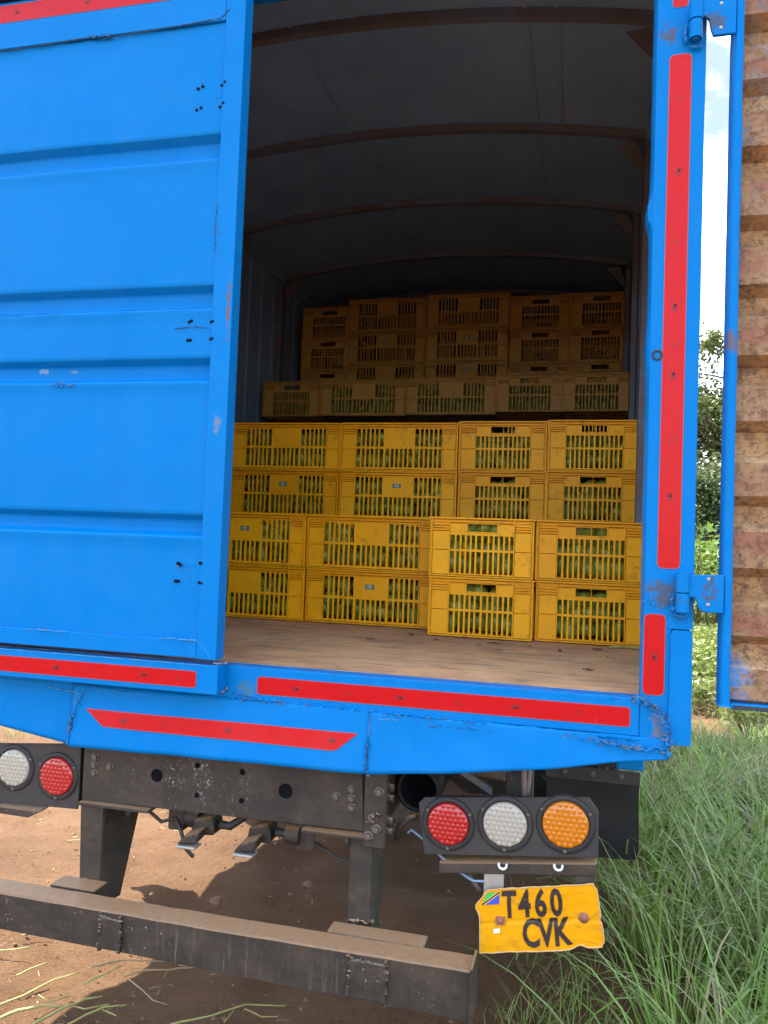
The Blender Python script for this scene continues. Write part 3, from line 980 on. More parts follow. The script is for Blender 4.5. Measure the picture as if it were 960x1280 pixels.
def ap_y(x, z):
    v = (z - 0.9085) / (1.072 - 0.9085)
    return -0.006 - 0.016 * (1 - v) + dent(x, z) - 0.0016
def densify(poly, d=0.03):
    out = []
    for (a, b), (c, e) in zip(poly, poly[1:] + poly[:1]):
        k = max(1, int(math.hypot(c - a, e - b) / d))
        out += [(a + (c - a) * i / k, b + (e - b) * i / k) for i in range(k)]
    return out
def tape_strips(x0, x1, zlo, zhi, yfn, marks, parent, n=40):
    """tape laid over a dented sheet: bottom and top edge given as functions of x"""
    m = MB(); m.smooth = True
    m.mi = 1
    m.grid(lambda u, v: (lambda x: (x, yfn(x, zlo(x) + (zhi(x) - zlo(x)) * v) - 0.0008, zlo(x) + (zhi(x) - zlo(x)) * v))(x0 + (x1 - x0) * u), n, 4)
    m.mi = 0
    e = 0.002
    m.grid(lambda u, v: (lambda x: (x, yfn(x, zlo(x) + e + (zhi(x) - zlo(x) - 2 * e) * v) - 0.0015, zlo(x) + e + (zhi(x) - zlo(x) - 2 * e) * v))(x0 + e + (x1 - x0 - 2 * e) * u), n, 4)
    m.mi = 2; m.smooth = False
    for x, z, ang, small in marks:
        k = len(m.v)
        if small:
            for dx, dz, w, h in ((0, 0.005, 0.004, 0.004), (0, -0.003, 0.018, 0.0012)):
                b = len(m.v)
                m.v += [(x + dx + a * w / 2, 0, z + dz + c * h / 2) for a, c in ((-1, -1), (1, -1), (1, 1), (-1, 1))]
                m.face(range(b, b + 4))
        else:
            m.text('3M', 0.0165, lambda a, b_: (x + a, 0, z + b_), 0.95, 0.0003)
        for i in range(k, len(m.v)):
            p = m.v[i]; m.v[i] = (p[0], yfn(p[0], p[2]) - 0.0026, p[2])
    return sub('reflective_tape', m, ['tape', 'tape_edge', 'faded_ink'], parent)
def lo_(x):
    if x < -1.274: return 1.0075 - (x + 1.334) / 0.06 * 0.0445
    if x > -0.600: return 0.964 + (x + 0.600) / 0.056 * 0.046
    return 0.963 + 0.001 * (x + 1.274) / 0.674
tape_strips(-1.334, -0.544, lo_, lambda x: 1.0085 + 0.005 * (x + 1.334) / 0.79, ap_y, [(-1.21, 0.985, 0, 0), (-1.08, 0.985, 0, 1), (-0.90, 0.987, 0, 0), (-0.76, 0.987, 0, 1), (-0.61, 0.990, 0, 0)], truck, 64)
m = MB()
tape(rrect(0.1715, 0.2245, 1.465, 2.712, 0.012), -0.0014, [(0.2, 2.6, 90, 1), (0.199, 2.42, 80, 0), (0.2, 2.25, 90, 1), (0.198, 2.09, 85, 0), (0.199, 2.0, 90, 1), (0.198, 1.925, 88, 0), (0.2, 1.77, 90, 1), (0.198, 1.635, 95, 0)], truck)
tape(rrect(0.1455, 0.1955, 1.166, 1.358, 0.012), -0.0014, [(0.171, 1.258, 272, 0)], truck)
tape(rrect(0.176, 0.213, 2.828, 3.0, 0.008), -0.0014, [(0.195, 2.93, 90, 0)], truck)
tape(rrect(XL + 0.15, -1.15, 3.027, 3.083, 0.006), -0.0014, [(-1.70, 3.055, 0, 0), (-1.58, 3.055, 0, 1), (-1.46, 3.055, 0, 0), (-1.33, 3.055, 0, 1), (-1.22, 3.055, 0, 0)], truck)
# small drilled ring on the post
sub('drilled_hole', MB().lathe_y((0.1605, -0.0006, 1.976), [(0.0135, 0.0), (0.0125, -0.0025), (0.009, -0.0025), (0.008, 0.0)], 18), 'crack', truck)

# --- left door, closed
DY = -0.05
dl = [(1.1755, 0)]
g = []                         # (z bottom edge, z top edge) of each pressed groove
for zb, zt in ((1.497, 1.560), (1.917, 1.984), (2.116, 2.184), (2.528, 2.602)):
    g += [(zb, 0), (zb + 0.004, 1), (zt - 0.024, 1), (zt, 0)]
def dent_door(x, z):
    return 0.004 * nz(x, 5, z, 3.2) + 0.0016 * nz(x, 2, z, 11)
def door_panel():
    m = MB(); prof = [(1.176, 0.0)]
    for zb, zt in ((1.497, 1.560), (1.917, 1.984), (2.116, 2.184), (2.528, 2.602)):
        prof += [(zb - 0.012, 0.0), (zb - 0.0035, -0.0025), (zb, -0.0015), (zb + 0.003, 0.004), (zb + 0.011, 0.024), (zb + 0.014, 0.026), (zb + 0.024, 0.026), (zt - 0.026, 0.026), (zt - 0.018, 0.026), (zt - 0.015, 0.024), (zt - 0.004, 0.002), (zt - 0.001, 0.0), (zt + 0.01, 0.0)]
    prof.append((2.99, 0.0))
    # more rows on the flat fields so the sheet can be uneven
    P2 = []
    for (a, b), (c, d) in zip(prof, prof[1:]):
        k = max(1, int((c - a) / 0.035)); P2 += [(a + (c - a) * i / k, b + (d - b) * i / k) for i in range(k)]
    P2.append(prof[-1])
    xs = [-2.0 + (2.0 - 0.985) * i / 44 for i in range(45)]
    b = len(m.v)
    for x in xs:
        for z, d in P2:
            hollow = 0.0
            for cx, cz in ((-1.60, 2.115), (-1.585, 2.085), (-1.5, 2.10), (-1.475, 2.10)):
                hollow += 0.005 * math.exp(-(((x - cx) ** 2 + (z - cz) ** 2) / 0.012 ** 2))
            e = min(1.0, (-0.985 - x) / 0.03)
            m.v.append((x, DY + 0.008 + d + (dent_door(x, z)) * e + hollow, z))
    n = len(P2)
    m.smooth = True
    for i in range(len(xs) - 1):
        for j in range(n - 1):
            a = b + i * n + j
            m.face((a, a + n, a + n + 1, a + 1))
    return m
door = sub('rear_door', MB().box(XL + 0.02, -0.99, -0.012, 0.0, 1.176, 2.985), 'inner', truck)
door['label'] = 'closed blue rear door with pressed horizontal grooves'
pn = sub('door_panel', door_panel(), 'blue', door)
sub('door_stile', MB().box(-0.985, -0.928, DY, -0.0005, 1.1745, 2.992), 'blue', door, 0.003, seg=2)
sub('door_stile', MB().box(XL + 0.02, -1.98, DY, -0.0005, 1.1745, 2.992), 'blue', door, 0.003)
sub('door_rail', MB().box(-1.979, -0.986, DY + 0.001, -0.013, 2.912, 2.990), 'blue', door, 0.002)
sub('door_rail', MB().box(-1.979, -0.986, DY + 0.002, -0.013, 1.1765, 1.222), 'blue', door, 0.0015)
# ragged seams on the door
sub('crack', bead([(-1.99, DY - 0.0005, 2.902), (-1.55, DY, 2.908), (-1.42, DY, 2.912), (-1.36, DY, 2.905), (-1.2, DY, 2.909), (-1.0, DY, 2.918), (-0.97, DY, 2.945)], 0.0018, seed=21), 'crack', door)
sub('crack', bead([(-1.412, DY - 0.003, 2.915), (-1.38, DY - 0.004, 2.911), (-1.34, DY - 0.003, 2.909)], 0.005, seed=22), 'weld', door)
sub('scuff', bead([(-1.51, DY - 0.001, 1.222), (-1.38, DY - 0.001, 1.221)], 0.0020, seed=23), 'pale_chip', door)
sub('scuff', bead([(-1.09, DY - 0.001, 1.224), (-0.985, DY - 0.001, 1.224)], 0.0022, seed=24), 'pale_chip', door)
sub('scuff', bead([(-1.98, DY + 0.008, 2.117), (-1.0, DY + 0.008, 2.117)], 0.0014, seed=25, step=0.012), 'weld', door)
sub('crack', bead([(-0.986, DY, 2.40), (-0.989, DY, 2.32), (-0.985, DY, 2.27)], 0.0014, seed=26), 'crack', door)
sub('crack', bead([(-1.10, DY + 0.006, 2.063), (-1.04, DY + 0.006, 2.068), (-0.99, DY + 0.006, 2.062)], 0.0011, seed=27), 'crack', door)
sub('crack', bead([(-0.986, DY - 0.0005, 1.224), (-0.962, DY - 0.0005, 1.205), (-0.944, DY - 0.0005, 1.18)], 0.0008, seed=28), 'pale_chip', door)
for x, z in ((-1.063, 2.731), (-1.049, 2.736), (-0.992, 2.733), (-0.980, 2.738), (-1.064, 2.671), (-1.051, 2.676), (-0.994, 2.673), (-0.982, 2.679),
             (-1.056, 2.081), (-1.049, 2.084), (-0.99, 2.079), (-0.982, 2.079), (-1.058, 2.030), (-1.05, 2.031), (-0.99, 2.032), (-0.981, 2.032),
             (-1.054, 1.425), (-1.047, 1.421), (-0.990, 1.428), (-0.982, 1.428), (-1.06, 1.377), (-1.052, 1.377), (-0.99, 1.376), (-0.98, 1.376)):
    y = DY + 0.0065 + 0.002 * nz(x, 0, z, 30)
    if x > -0.985: y = DY - 0.0002
    sub('bolt_hole', MB().lathe_y((x, y, z), [(0.0044, 0.004), (0.0041, -0.0006), (0.0034, -0.0008), (0.0, 0.0006)], 10), 'dark_void', door)
# lip bar across the foot of the door
lip = sub('door_lip', MB().box(-2.0, -0.916, -0.06, -0.0045, 1.0865, 1.162), 'blue', truck, 0.003, seg=2)
tape(rrect(-1.99, -0.975, 1.1005, 1.1455, 0.008), -0.0614, [(-1.555, 1.123, 0, 1), (-1.40, 1.123, 0, 0), (-1.29, 1.123, 0, 1), (-1.13, 1.124, 0, 0), (-1.03, 1.124, 0, 1)], lip)
sub('scuff', bead([(-1.98, -0.061, 1.1615), (-0.93, -0.061, 1.1615)], 0.0013, seed=31, step=0.015), 'pale_chip', lip)
sub('seam_line', bead([(-1.98, -0.052, 1.168), (-0.93, -0.052, 1.169)], 0.0014, seed=32, step=0.015), 'crack', lip)
sub('weld_bead', bead([(-0.935, -0.05, 1.166), (-0.915, -0.03, 1.165), (-0.912, -0.008, 1.164)], 0.0025, seed=33), 'zinc', lip)
sub('weld_bead', bead([(-0.9125, -0.04, 1.09), (-0.9125, -0.02, 1.093), (-0.9125, -0.006, 1.1)], 0.004, seed=34), 'bow', lip)

# --- right door, swung right round so that its rusty inside faces us
od = sub('rear_door', MB().box(0.318, 1.46, 0.052, 0.058, 1.16, 2.985), 'blue', truck)
od['label'] = 'open rear door showing its rusty corrugated inside'
m = MB(); prof = []
z = 1.165; k = 0
zz = []
for zb, zt in ((1.165, 1.248), (1.312, 1.392), (1.468, 1.565), (1.636, 1.725), (1.812, 1.900), (1.968, 2.065), (2.135, 2.232), (2.300, 2.398), (2.468, 2.562), (2.632, 2.725), (2.79, 2.88)):
    zz += [(zb - 0.016, 0.049), (zb + 0.006, 0.006), (zt - 0.006, 0.003), (zt + 0.016, 0.049)]
prof = [(y, z) for z, y in zz]
def corr_panel():
    m = MB()
    pr = []
    for (y0, z0), (y1, z1) in zip(prof, prof[1:]):
        k = max(1, int((z1 - z0) / 0.025)); pr += [(y0 + (y1 - y0) * i / k, z0 + (z1 - z0) * i / k) for i in range(k)]
    pr.append(prof[-1])
    nx = 60
    for i in range(nx + 1):
        x = 0.3385 + (1.438 - 0.3385) * i / nx
        for y, z in pr:
            m.v.append((x, y + 0.0028 * nz(x, 0, z, 8) + 0.0012 * nz(x, 4, z, 30), z + 0.003 * nz(x, 7, z, 5)))
    n = len(pr)
    for i in range(nx):
        for j in range(n - 1):
            m.mi = 1 if max(pr[j][0], pr[j + 1][0]) < 0.02 else 0
            m.face((i * n + j, (i + 1) * n + j, (i + 1) * n + j + 1, i * n + j + 1))
    return m
sub('corrugated_panel', corr_panel(), ['rust_panel', 'rust_painted'], od)
def door_edge(x0, x1):
    m = MB(); zs = [1.156 + (2.988 - 1.156) * i / 40 for i in range(41)]
    for z in zs:
        j = 0.0015 * nz(x0, 1, z, 6)
        m.v += [(x0 + j, -0.018, z), (x1 + j + 0.001 * nz(5, 1, z, 14), -0.020, z), (x1 + j, 0.050, z), (x0 + j, 0.050, z)]
    for i in range(40):
        for k in range(4):
            a = i * 4 + k; b = i * 4 + (k + 1) % 4
            m.face((a, b, b + 4, a + 4))
    m.face((0, 1, 2, 3)); m.face((163, 162, 161, 160))
    return m
sub('door_stile', door_edge(0.3165, 0.3365), 'blue', od, 0.004)
sub('door_stile', MB().box(1.440, 1.462, -0.018, 0.05, 1.156, 2.988), 'blue', od, 0.003)
sub('door_rail', MB().box(0.337, 1.4395, -0.012, 0.0515, 1.150, 1.1635), 'blue', od, 0.003)
sub('door_rail', MB().box(0.337, 1.4395, -0.010, 0.0515, 2.965, 2.986), 'blue', od, 0.003)
sub('door_seal', MB().box(0.345, 1.438, -0.0165, -0.0125, 1.153, 1.1605), 'black', od)
# hinges: knuckle, pin, leaf on the door, pad on the post
for z0, leaf in ((1.37, [(0.240, 1.402), (0.243, 1.4535), (0.3175, 1.457), (0.3175, 1.369), (0.275, 1.369), (0.264, 1.378), (0.260, 1.392), (0.255, 1.402)]),
                 (2.735, [(0.238, 2.775), (0.236, 2.84), (0.3175, 2.822), (0.3175, 2.735), (0.268, 2.735), (0.262, 2.752), (0.258, 2.776), (0.246, 2.786)])):
    h = sub('hinge', MB().slab(leaf[::-1], -0.024, -0.014), 'blue', truck, 0.0015)
    cx = 0.228
    zk = (z0 + 0.0, z0 + 0.042)
    sub('hinge_knuckle', MB().tube([(cx, -0.022, z0 - 0.003), (cx, -0.022, z0 + 0.040)], 0.0150, 18), 'blue', h)
    sub('hinge_knuckle', MB().tube([(cx, -0.022, z0 + 0.043), (cx, -0.022, z0 + 0.086)], 0.0160, 18), 'blue', h)
    sub('hinge_pin', MB().tube([(cx, -0.022, z0 - 0.006), (cx, -0.022, z0 + 0.090)], 0.007, 12), 'weld', h)
    sub('weld_bead', bead([(cx - 0.019, -0.012, z0 - 0.002), (cx - 0.022, -0.012, z0 + 0.018), (cx - 0.019, -0.012, z0 + 0.042)], 0.0042, seed=int(z0 * 10), j=0.5), 'weld', h)
    sub('weld_bead', bead([(cx - 0.015, -0.012, z0 - 0.012), (cx + 0.01, -0.012, z0 - 0.016), (cx + 0.018, -0.008, z0 - 0.010)], 0.004, seed=int(z0 * 11)), 'weld', h)
    for x, z in ((0.284, z0 + 0.076), (0.284, z0 + 0.017)):
        sub('bolt_hole', MB().lathe_y((x, -0.0242, z), [(0.0045, 0.002), (0.004, -0.0008), (0.0, -0.001)], 10), 'lens_white', h)

# --- chassis
cm = MB()
cm.slab([(-1.3725, 0.733), (-0.5335, 0.745), (-0.548, 0.985), (-1.373, 0.985)], 0.05, 0.058)
cross = sub('rear_crossmember', cm, 'chassis', truck, 0.002)
sub('flange', MB().hexa([(-1.374, 0.035, 0.722), (-1.15, 0.03, 0.7255), (-1.15, 0.12, 0.7255), (-1.374, 0.12, 0.722), (-1.374, 0.035, 0.731), (-1.15, 0.03, 0.7345), (-1.15, 0.12, 0.7345), (-1.374, 0.12, 0.731)]), 'chassis', cross, 0.001)
sub('flange', MB().hexa([(-0.70, 0.03, 0.730), (-0.50, 0.022, 0.734), (-0.50, 0.12, 0.734), (-0.70, 0.12, 0.730), (-0.70, 0.03, 0.738), (-0.50, 0.022, 0.742), (-0.50, 0.12, 0.742), (-0.70, 0.12, 0.738)]), 'chassis', cross, 0.001)
for x, z, r in ((-1.138, 0.827, 0.0165), (-0.755, 0.826, 0.0185), (-1.015, 0.867, 0.007), (-0.881, 0.863, 0.0075), (-1.013, 0.786, 0.0068), (-0.88, 0.786, 0.0068)):
    sub('hole', MB().lathe_y((x, 0.0492, z), [(r * 1.10, 0.0012), (r * 1.04, -0.0010), (r, -0.0004), (r * 0.92, 0.0004), (0.0, 0.0004)], 22), 'dark_void', cross)
def bolt(x, y, z, r, parent, mat='bolt', hexn=6):
    m = MB().lathe_y((x, y, z), [(r * 1.5, 0.001), (r * 1.5, -0.002), (r * 1.05, -0.0025)], 14)
    m.lathe_y((x, y, z), [(r, -0.002), (r * 0.96, -0.008), (0.0, -0.0085)], hexn, False)
    return sub('bolt', m, mat, parent)
for x, z in ((-1.334, 0.859), (-1.335, 0.836), (-1.334, 0.813), (-1.286, 0.836), (-0.570, 0.851), (-0.570, 0.828), (-0.568, 0.804), (-0.612, 0.829)):
    bolt(x, 0.0498, z, 0.0078, cross)
# frame rails and what hangs on them
for x0, x1, xo in ((-0.545, -0.482, 1), (-1.375, -1.312, -1)):
    rail = sub('frame_rail', MB().box(x0, x1, 0.060, YF, 0.76, 0.985), 'chassis', truck, 0.004)
for xp in (-0.5, ):
    pl = sub('hanger_plate', MB().box(-0.530, -0.470, 0.026, 0.0590, 0.715, 0.96), 'chassis', truck, 0.003)
    for z in (0.868, 0.84, 0.783, 0.755):
        m = MB().tube([(-0.4695, 0.045, z), (-0.455, 0.045, z)], 0.0105, 6); m.tube([(-0.4695, 0.045, z), (-0.467, 0.045, z)], 0.015, 14)
        sub('bolt', m, 'chassis', pl)
    for x, z in ((-0.505, 0.79), (-0.495, 0.765), (-0.490, 0.86), (-0.515, 0.745)):
        bolt(x, 0.0258, z, 0.009, pl)
    sub('bracket_arm', bead([(-0.52, 0.02, 0.775), (-0.505, 0.018, 0.795), (-0.48, 0.02, 0.81)], 0.006, seed=40), 'chassis', pl)
sub('outrigger', MB().slab([(-1.48, 0.86), (-1.378, 0.86), (-1.378, 0.985), (-1.40, 0.985)], 0.10, 0.106), 'rubber', truck)
sub('outrigger', MB().slab([(-0.46, 0.90), (-0.30, 0.80), (-0.16, 0.80), (-0.16, 0.84), (-0.28, 0.85), (-0.42, 0.985), (-0.46, 0.985)], 0.30, 0.31), 'chassis', truck)
sub('outrigger', MB().box(-0.18, -0.11, 0.16, 0.23, 0.80, 0.99), 'chassis', truck, 0.003)
sub('outrigger', MB().hexa([(-0.40, 0.20, 0.93), (-0.22, 0.20, 0.83), (-0.22, 0.215, 0.83), (-0.40, 0.215, 0.93), (-0.40, 0.20, 0.945), (-0.22, 0.20, 0.85), (-0.22, 0.215, 0.85), (-0.40, 0.215, 0.945)]), 'bow', truck)
pipe = MB().lathe_y((-0.415, 0.16, 0.835), [(0.058, 0.25), (0.060, 0.0), (0.052, -0.004), (0.050, 0.02), (0.048, 0.24), (0.0, 0.245)], 24)
sub('exhaust_pipe', pipe, 'rubber', truck)
for y in (0.55, 1.5, 2.2, 3.3, 4.4):
    sub('bed_bearer', MB().box(XL + 0.07, XR - 0.07, y, y + 0.06, 0.987, BED - 0.0925), 'chassis', truck)
# tapered legs of the underrun guard
def leg(x0, xw0, xt, xb0, xb1, ztop, zbot, dtop, dbot):
    """flat front strip from x0 to xw0, then a wing that runs back from xw0, narrower at the foot"""
    m = MB()
    m.hexa([(xb0, 0.045, zbot), (xb1, 0.045, zbot), (xb1, 0.052, zbot), (xb0, 0.052, zbot), (x0, 0.045, ztop), (xw0, 0.045, ztop), (xw0, 0.052, ztop), (x0, 0.052, ztop)])
    m.hexa([(xb1 - 0.006, 0.0525, zbot), (xb1, 0.0525, zbot), (xb1, dbot, zbot - 0.01), (xb1 - 0.006, dbot, zbot - 0.01), (xw0 - 0.006, 0.0525, ztop), (xw0, 0.0525, ztop), (xw0, dtop, ztop), (xw0 - 0.006, dtop, ztop)])
    return m
lg = sub('underrun_leg', leg(-1.371, -1.298, 0, -1.360, -1.298, 0.7215, 0.44, 0.268, 0.158), 'chassis', truck, 0.0015)
bolt(-1.345, 0.045, 0.508, 0.008, lg)
lg = sub('underrun_leg', leg(-0.569, -0.509, 0, -0.567, -0.507, 0.7295, 0.445, 0.200, 0.150), 'chassis', truck, 0.0015)
bolt(-0.548, 0.045, 0.512, 0.007, lg, 'crack')
sub('bolt', MB().tube([(-1.225, 0.06, 0.722), (-1.225, 0.06, 0.703)], 0.009, 6), 'chassis', cross)
sub('bolt', MB().tube([(-0.575, 0.04, 0.730), (-0.575, 0.04, 0.712)], 0.009, 6), 'chassis', cross)
# the guard bar
def bar():
    m = MB(); nx = 90
    for i in range(nx + 1):
        x = -1.655 + (1.655 - 0.2265) * i / nx
        zt = 0.5155 - 0.003 * math.sin((x + 1.6) * 2.2) + 0.0012 * nz(x, 0, 0, 12)
        zb = 0.418 - 0.018 * (x + 1.5) / 1.3
        yo = 0.0025 * nz(x, 2, 0, 4)
        m.v += [(x, -0.100 + yo, zb), (x, -0.102 + yo, zt - 0.004), (x, -0.097 + yo, zt), (x, -0.028, zt + 0.001 * nz(x, 5, 0, 20)), (x, -0.022, zb)]
    for i in range(nx):
        for k in range(5):
            a = i * 5 + k; b = i * 5 + (k + 1) % 5
            m.face((a, b, b + 5, a + 5))
    m.face(range(5)); m.face(range(nx * 5 + 4, nx * 5 - 1, -1))
    return m
gb = sub('underrun_bar', bar(), 'chassis', truck)
sub('end_cap', MB().box(-0.226, -0.2195, -0.112, -0.016, 0.392, 0.524), 'chassis', gb, 0.0015)
for x0, x1, za, zb in ((-1.195, -1.135, 0.418, 0.497), (-0.518, -0.425, 0.409, 0.498)):     # patch plates
    sub('patch_plate', MB().box(x0, x1, -0.1085, -0.1005, za, zb), 'chassis', gb, 0.002)
    for x in (x0, x1):
        sub('weld_bead', bead([(x, -0.106, za - 0.004), (x + 0.002, -0.107, (za + zb) / 2), (x, -0.106, zb + 0.012)], 0.0055, seed=int(-x * 100), j=0.5), 'chassis', gb)
    sub('weld_bead', bead([(x0, -0.106, zb + 0.002), (x1, -0.106, zb - 0.004)], 0.004, seed=int(-x0 * 50)), 'bolt', gb)
sub('foot_plate', MB().box(-0.600, -0.350, -0.027, 0.030, 0.462, 0.5165), 'chassis', gb, 0.002)
sub('foot_plate', MB().box(-1.41, -1.27, -0.021, 0.044, 0.462, 0.5185), 'chassis', gb, 0.002)
sub('weld_bead', bead([(-0.57, 0.041, 0.5185), (-0.51, 0.041, 0.5185), (-0.50, 0.06, 0.5185)], 0.006, seed=44, j=0.6), 'chassis', gb)

# --- air couplings under the crossmember
for cx, s in ((-1.02, 1.0), (-0.85, 1.0)):
    v = MB().hexa([(cx - 0.035, 0.10, 0.655), (cx + 0.04, 0.10, 0.662), (cx + 0.04, 0.17, 0.662), (cx - 0.035, 0.17, 0.655), (cx - 0.025, 0.10, 0.700), (cx + 0.03, 0.10, 0.715), (cx + 0.03, 0.17, 0.715), (cx - 0.025, 0.17, 0.700)])
    co = sub('air_coupling', v, 'chassis', truck, 0.006)
    sub('coupling_cap', MB().hexa([(cx - 0.055, 0.06, 0.640), (cx + 0.01, 0.055, 0.650), (cx + 0.01, 0.10, 0.655), (cx - 0.055, 0.10, 0.645), (cx - 0.03, 0.06, 0.668), (cx + 0.02, 0.055, 0.690), (cx + 0.02, 0.10, 0.69), (cx - 0.03, 0.10, 0.672)]), 'chassis', co, 0.005)
    sub('coupling_lip', MB().box(cx - 0.052, cx + 0.006, 0.052, 0.095, 0.634, 0.641), 'zinc', co, 0.002)
    sub('hose', MB().tube([(cx + 0.04, 0.13, 0.685), (cx + 0.07, 0.14, 0.68), (cx + 0.10, 0.16, 0.70), (cx + 0.12, 0.2, 0.76)], 0.012, 8), 'wire', co)
sub('valve_body', MB().box(-1.135, -1.085, 0.12, 0.18, 0.655, 0.735), 'chassis', truck, 0.004)
sub('valve_body', MB().tube([(-1.085, 0.15, 0.69), (-1.045, 0.15, 0.688)], 0.030, 14), 'chassis', truck)
sub('valve_body', MB().tube([(-0.77, 0.12, 0.69), (-0.73, 0.12, 0.69)], 0.028, 14), 'chassis', truck)
sub('bracket_tab', MB().box(-0.74, -0.69, 0.11, 0.116, 0.655, 0.74), 'chassis', truck)
sub('hose', MB().tube([(-1.20, 0.12, 0.735), (-1.185, 0.11, 0.700), (-1.15, 0.11, 0.678), (-1.11, 0.12, 0.69), (-1.08, 0.10, 0.66), (-1.055, 0.08, 0.625), (-1.03, 0.08, 0.605)], 0.0055, 7), 'wire', truck)
sub('hose', MB().tube([(-0.69, 0.13, 0.67), (-0.62, 0.12, 0.64), (-0.56, 0.11, 0.635), (-0.50, 0.10, 0.67)], 0.004, 7), 'wire', truck)

# --- rear light panels
def lens(parent, x, y, z, r, mat, seed):
    name = {'lens_red': 'red_lamp', 'lens_white': 'white_lamp', 'lens_amber': 'amber_lamp'}[mat]
    m = MB()
    m.mi = 1
    r *= 0.95; R2 = r * 1.27
    m.lathe_y((x, y, z), [(R2 * 1.01, 0.0), (R2 * 1.0, -0.003), (R2 * 0.96, -0.0045), (r * 1.10, -0.0050), (r * 1.05, -0.0042), (r * 1.02, -0.001)], 40)
    m.lathe_y((x, y, z), [(R2 * 1.035, 0.0005), (R2 * 1.03, -0.0008), (R2 * 1.015, -0.0008), (R2 * 1.01, 0.0005)], 40)
    m.mi = 0
    m.lathe_y((x, y, z), [(r * 1.02, -0.002), (r * 1.0, -0.0065), (r * 0.93, -0.0095), (r * 0.6, -0.0112), (0.0, -0.0120)], 40)
    # moulded optics
    st = r * 0.245
    for a in range(-5, 6):
        for b in range(-5, 6):
            px = (a + 0.5 * (b % 2)) * st; pz = b * st * 0.87
            d = math.hypot(px, pz)
            if d < r * 0.90:
                yo = -0.0120 + 0.0022 * (d / r) ** 2
                m.lathe_y((x + px, y + yo + 0.0006, z + pz), [(st * 0.46, 0.0), (st * 0.36, -0.0007), (st * 0.18, -0.0011), (0.0, -0.0012)], 9)
    m.mi = 2
    for a in (28, 152, 270):
        m.lathe_y((x + r * 1.19 * math.cos(R(a)), y - 0.004, z + r * 1.19 * math.sin(R(a))), [(0.005, 0.001), (0.0045, -0.0025), (0.0, -0.003)], 10)
    return sub(name, m, [mat, 'bezel', 'bolt'], parent)
pr = sub('light_panel', MB().slab([(-0.372, 0.7085), (0.058, 0.7545), (0.056, 0.866), (0.031, 0.898), (-0.376, 0.852), (-0.391, 0.836)], 0.0505, 0.056), 'black', truck, 0.0015)
sub('panel_box', MB().hexa([(-0.36, 0.0565, 0.715), (0.05, 0.0565, 0.76), (0.05, 0.10, 0.76), (-0.36, 0.10, 0.715), (-0.36, 0.0565, 0.845), (0.04, 0.0565, 0.885), (0.04, 0.10, 0.885), (-0.36, 0.10, 0.845)]), 'black', pr)
lens(pr, -0.312, 0.0498, 0.7935, 0.0545, 'lens_red', 1)
lens(pr, -0.169, 0.0498, 0.8100, 0.0565, 'lens_white', 2)
lens(pr, -0.022, 0.0498, 0.8270, 0.0580, 'lens_amber', 3)
plf = sub('light_panel', MB().slab([(-1.383, 0.7040), (-1.3835, 0.875), (-1.392, 0.8995), (-1.452, 0.884), (-1.90, 0.845), (-1.925, 0.83), (-1.90, 0.685)][::-1], 0.0505, 0.056), 'black', truck, 0.0015)
sub('panel_box', MB().hexa([(-1.90, 0.0565, 0.69), (-1.40, 0.0565, 0.71), (-1.40, 0.10, 0.71), (-1.90, 0.10, 0.69), (-1.90, 0.0565, 0.84), (-1.40, 0.0565, 0.87), (-1.40, 0.10, 0.87), (-1.90, 0.10, 0.84)]), 'black', plf)
lens(plf, -1.455, 0.0498, 0.7915, 0.0555, 'lens_red', 4)
lens(plf, -1.600, 0.0498, 0.8010, 0.0545, 'lens_white', 5)
lens(plf, -1.745, 0.0498, 0.7900, 0.0560, 'lens_amber', 6)
sub('panel_bracket', MB().slab([(-1.90, 0.674), (-1.53, 0.670), (-1.50, 0.69), (-1.90, 0.684)], 0.03, 0.10), 'chassis', plf)
# channel, clips and stems under the right panel
bk = sub('plate_bracket', MB().hexa([(-0.332, 0.045, 0.668), (0.053, 0.045, 0.712), (0.053, 0.10, 0.712), (-0.332, 0.10, 0.668), (-0.332, 0.045, 0.695), (0.055, 0.045, 0.7425), (0.055, 0.10, 0.7425), (-0.332, 0.10, 0.695)]), 'chassis', truck, 0.002)
for x0, x1, z0, z1 in ((-0.217, -0.168, 0.62, 0.686), (0.004, 0.050, 0.66, 0.712)):
    sub('stem', MB().box(x0, x1, 0.048, 0.054, z0, z1), 'zinc' if x0 < -0.1 else 'chassis', bk, 0.001)
for x, z in ((-0.171, 0.716), (-0.036, 0.731)):
    pts = [(x + 0.010 * math.cos(a), 0.040, z - 0.004 + 0.010 * math.sin(a)) for a in [R(160 + 22 * i) for i in range(11)]]
    sub('clip_ring', MB().tube(pts, 0.0032, 8), 'hook', bk)
sub('cable', MB().tube([(-0.425, 0.09, 0.742), (-0.415, 0.09, 0.752), (-0.38, 0.08, 0.735), (-0.33, 0.07, 0.70), (-0.28, 0.06, 0.672), (-0.245, 0.055, 0.657), (-0.215, 0.05, 0.662)], 0.0032, 7), 'cable', truck)
sub('cable', MB().tube([(-0.27, 0.07, 0.70), (-0.262, 0.066, 0.672), (-0.24, 0.06, 0.645), (-0.225, 0.05, 0.634)], 0.0065, 7), 'chassis', truck)
sub('cable', MB().tube([(-0.13, 0.10, 0.99), (-0.128, 0.09, 0.93), (-0.125, 0.09, 0.86)], 0.008, 7), 'bow', truck)
sub('cable', MB().tube([(-0.112, 0.10, 0.99), (-0.114, 0.09, 0.92), (-0.118, 0.09, 0.87)], 0.006, 7), 'bow', truck)
sub('hook_arm', MB().tube([(-0.45, 0.08, 0.725), (-0.445, 0.08, 0.76), (-0.42, 0.08, 0.785), (-0.40, 0.08, 0.79)], 0.008, 7), 'chassis', truck)

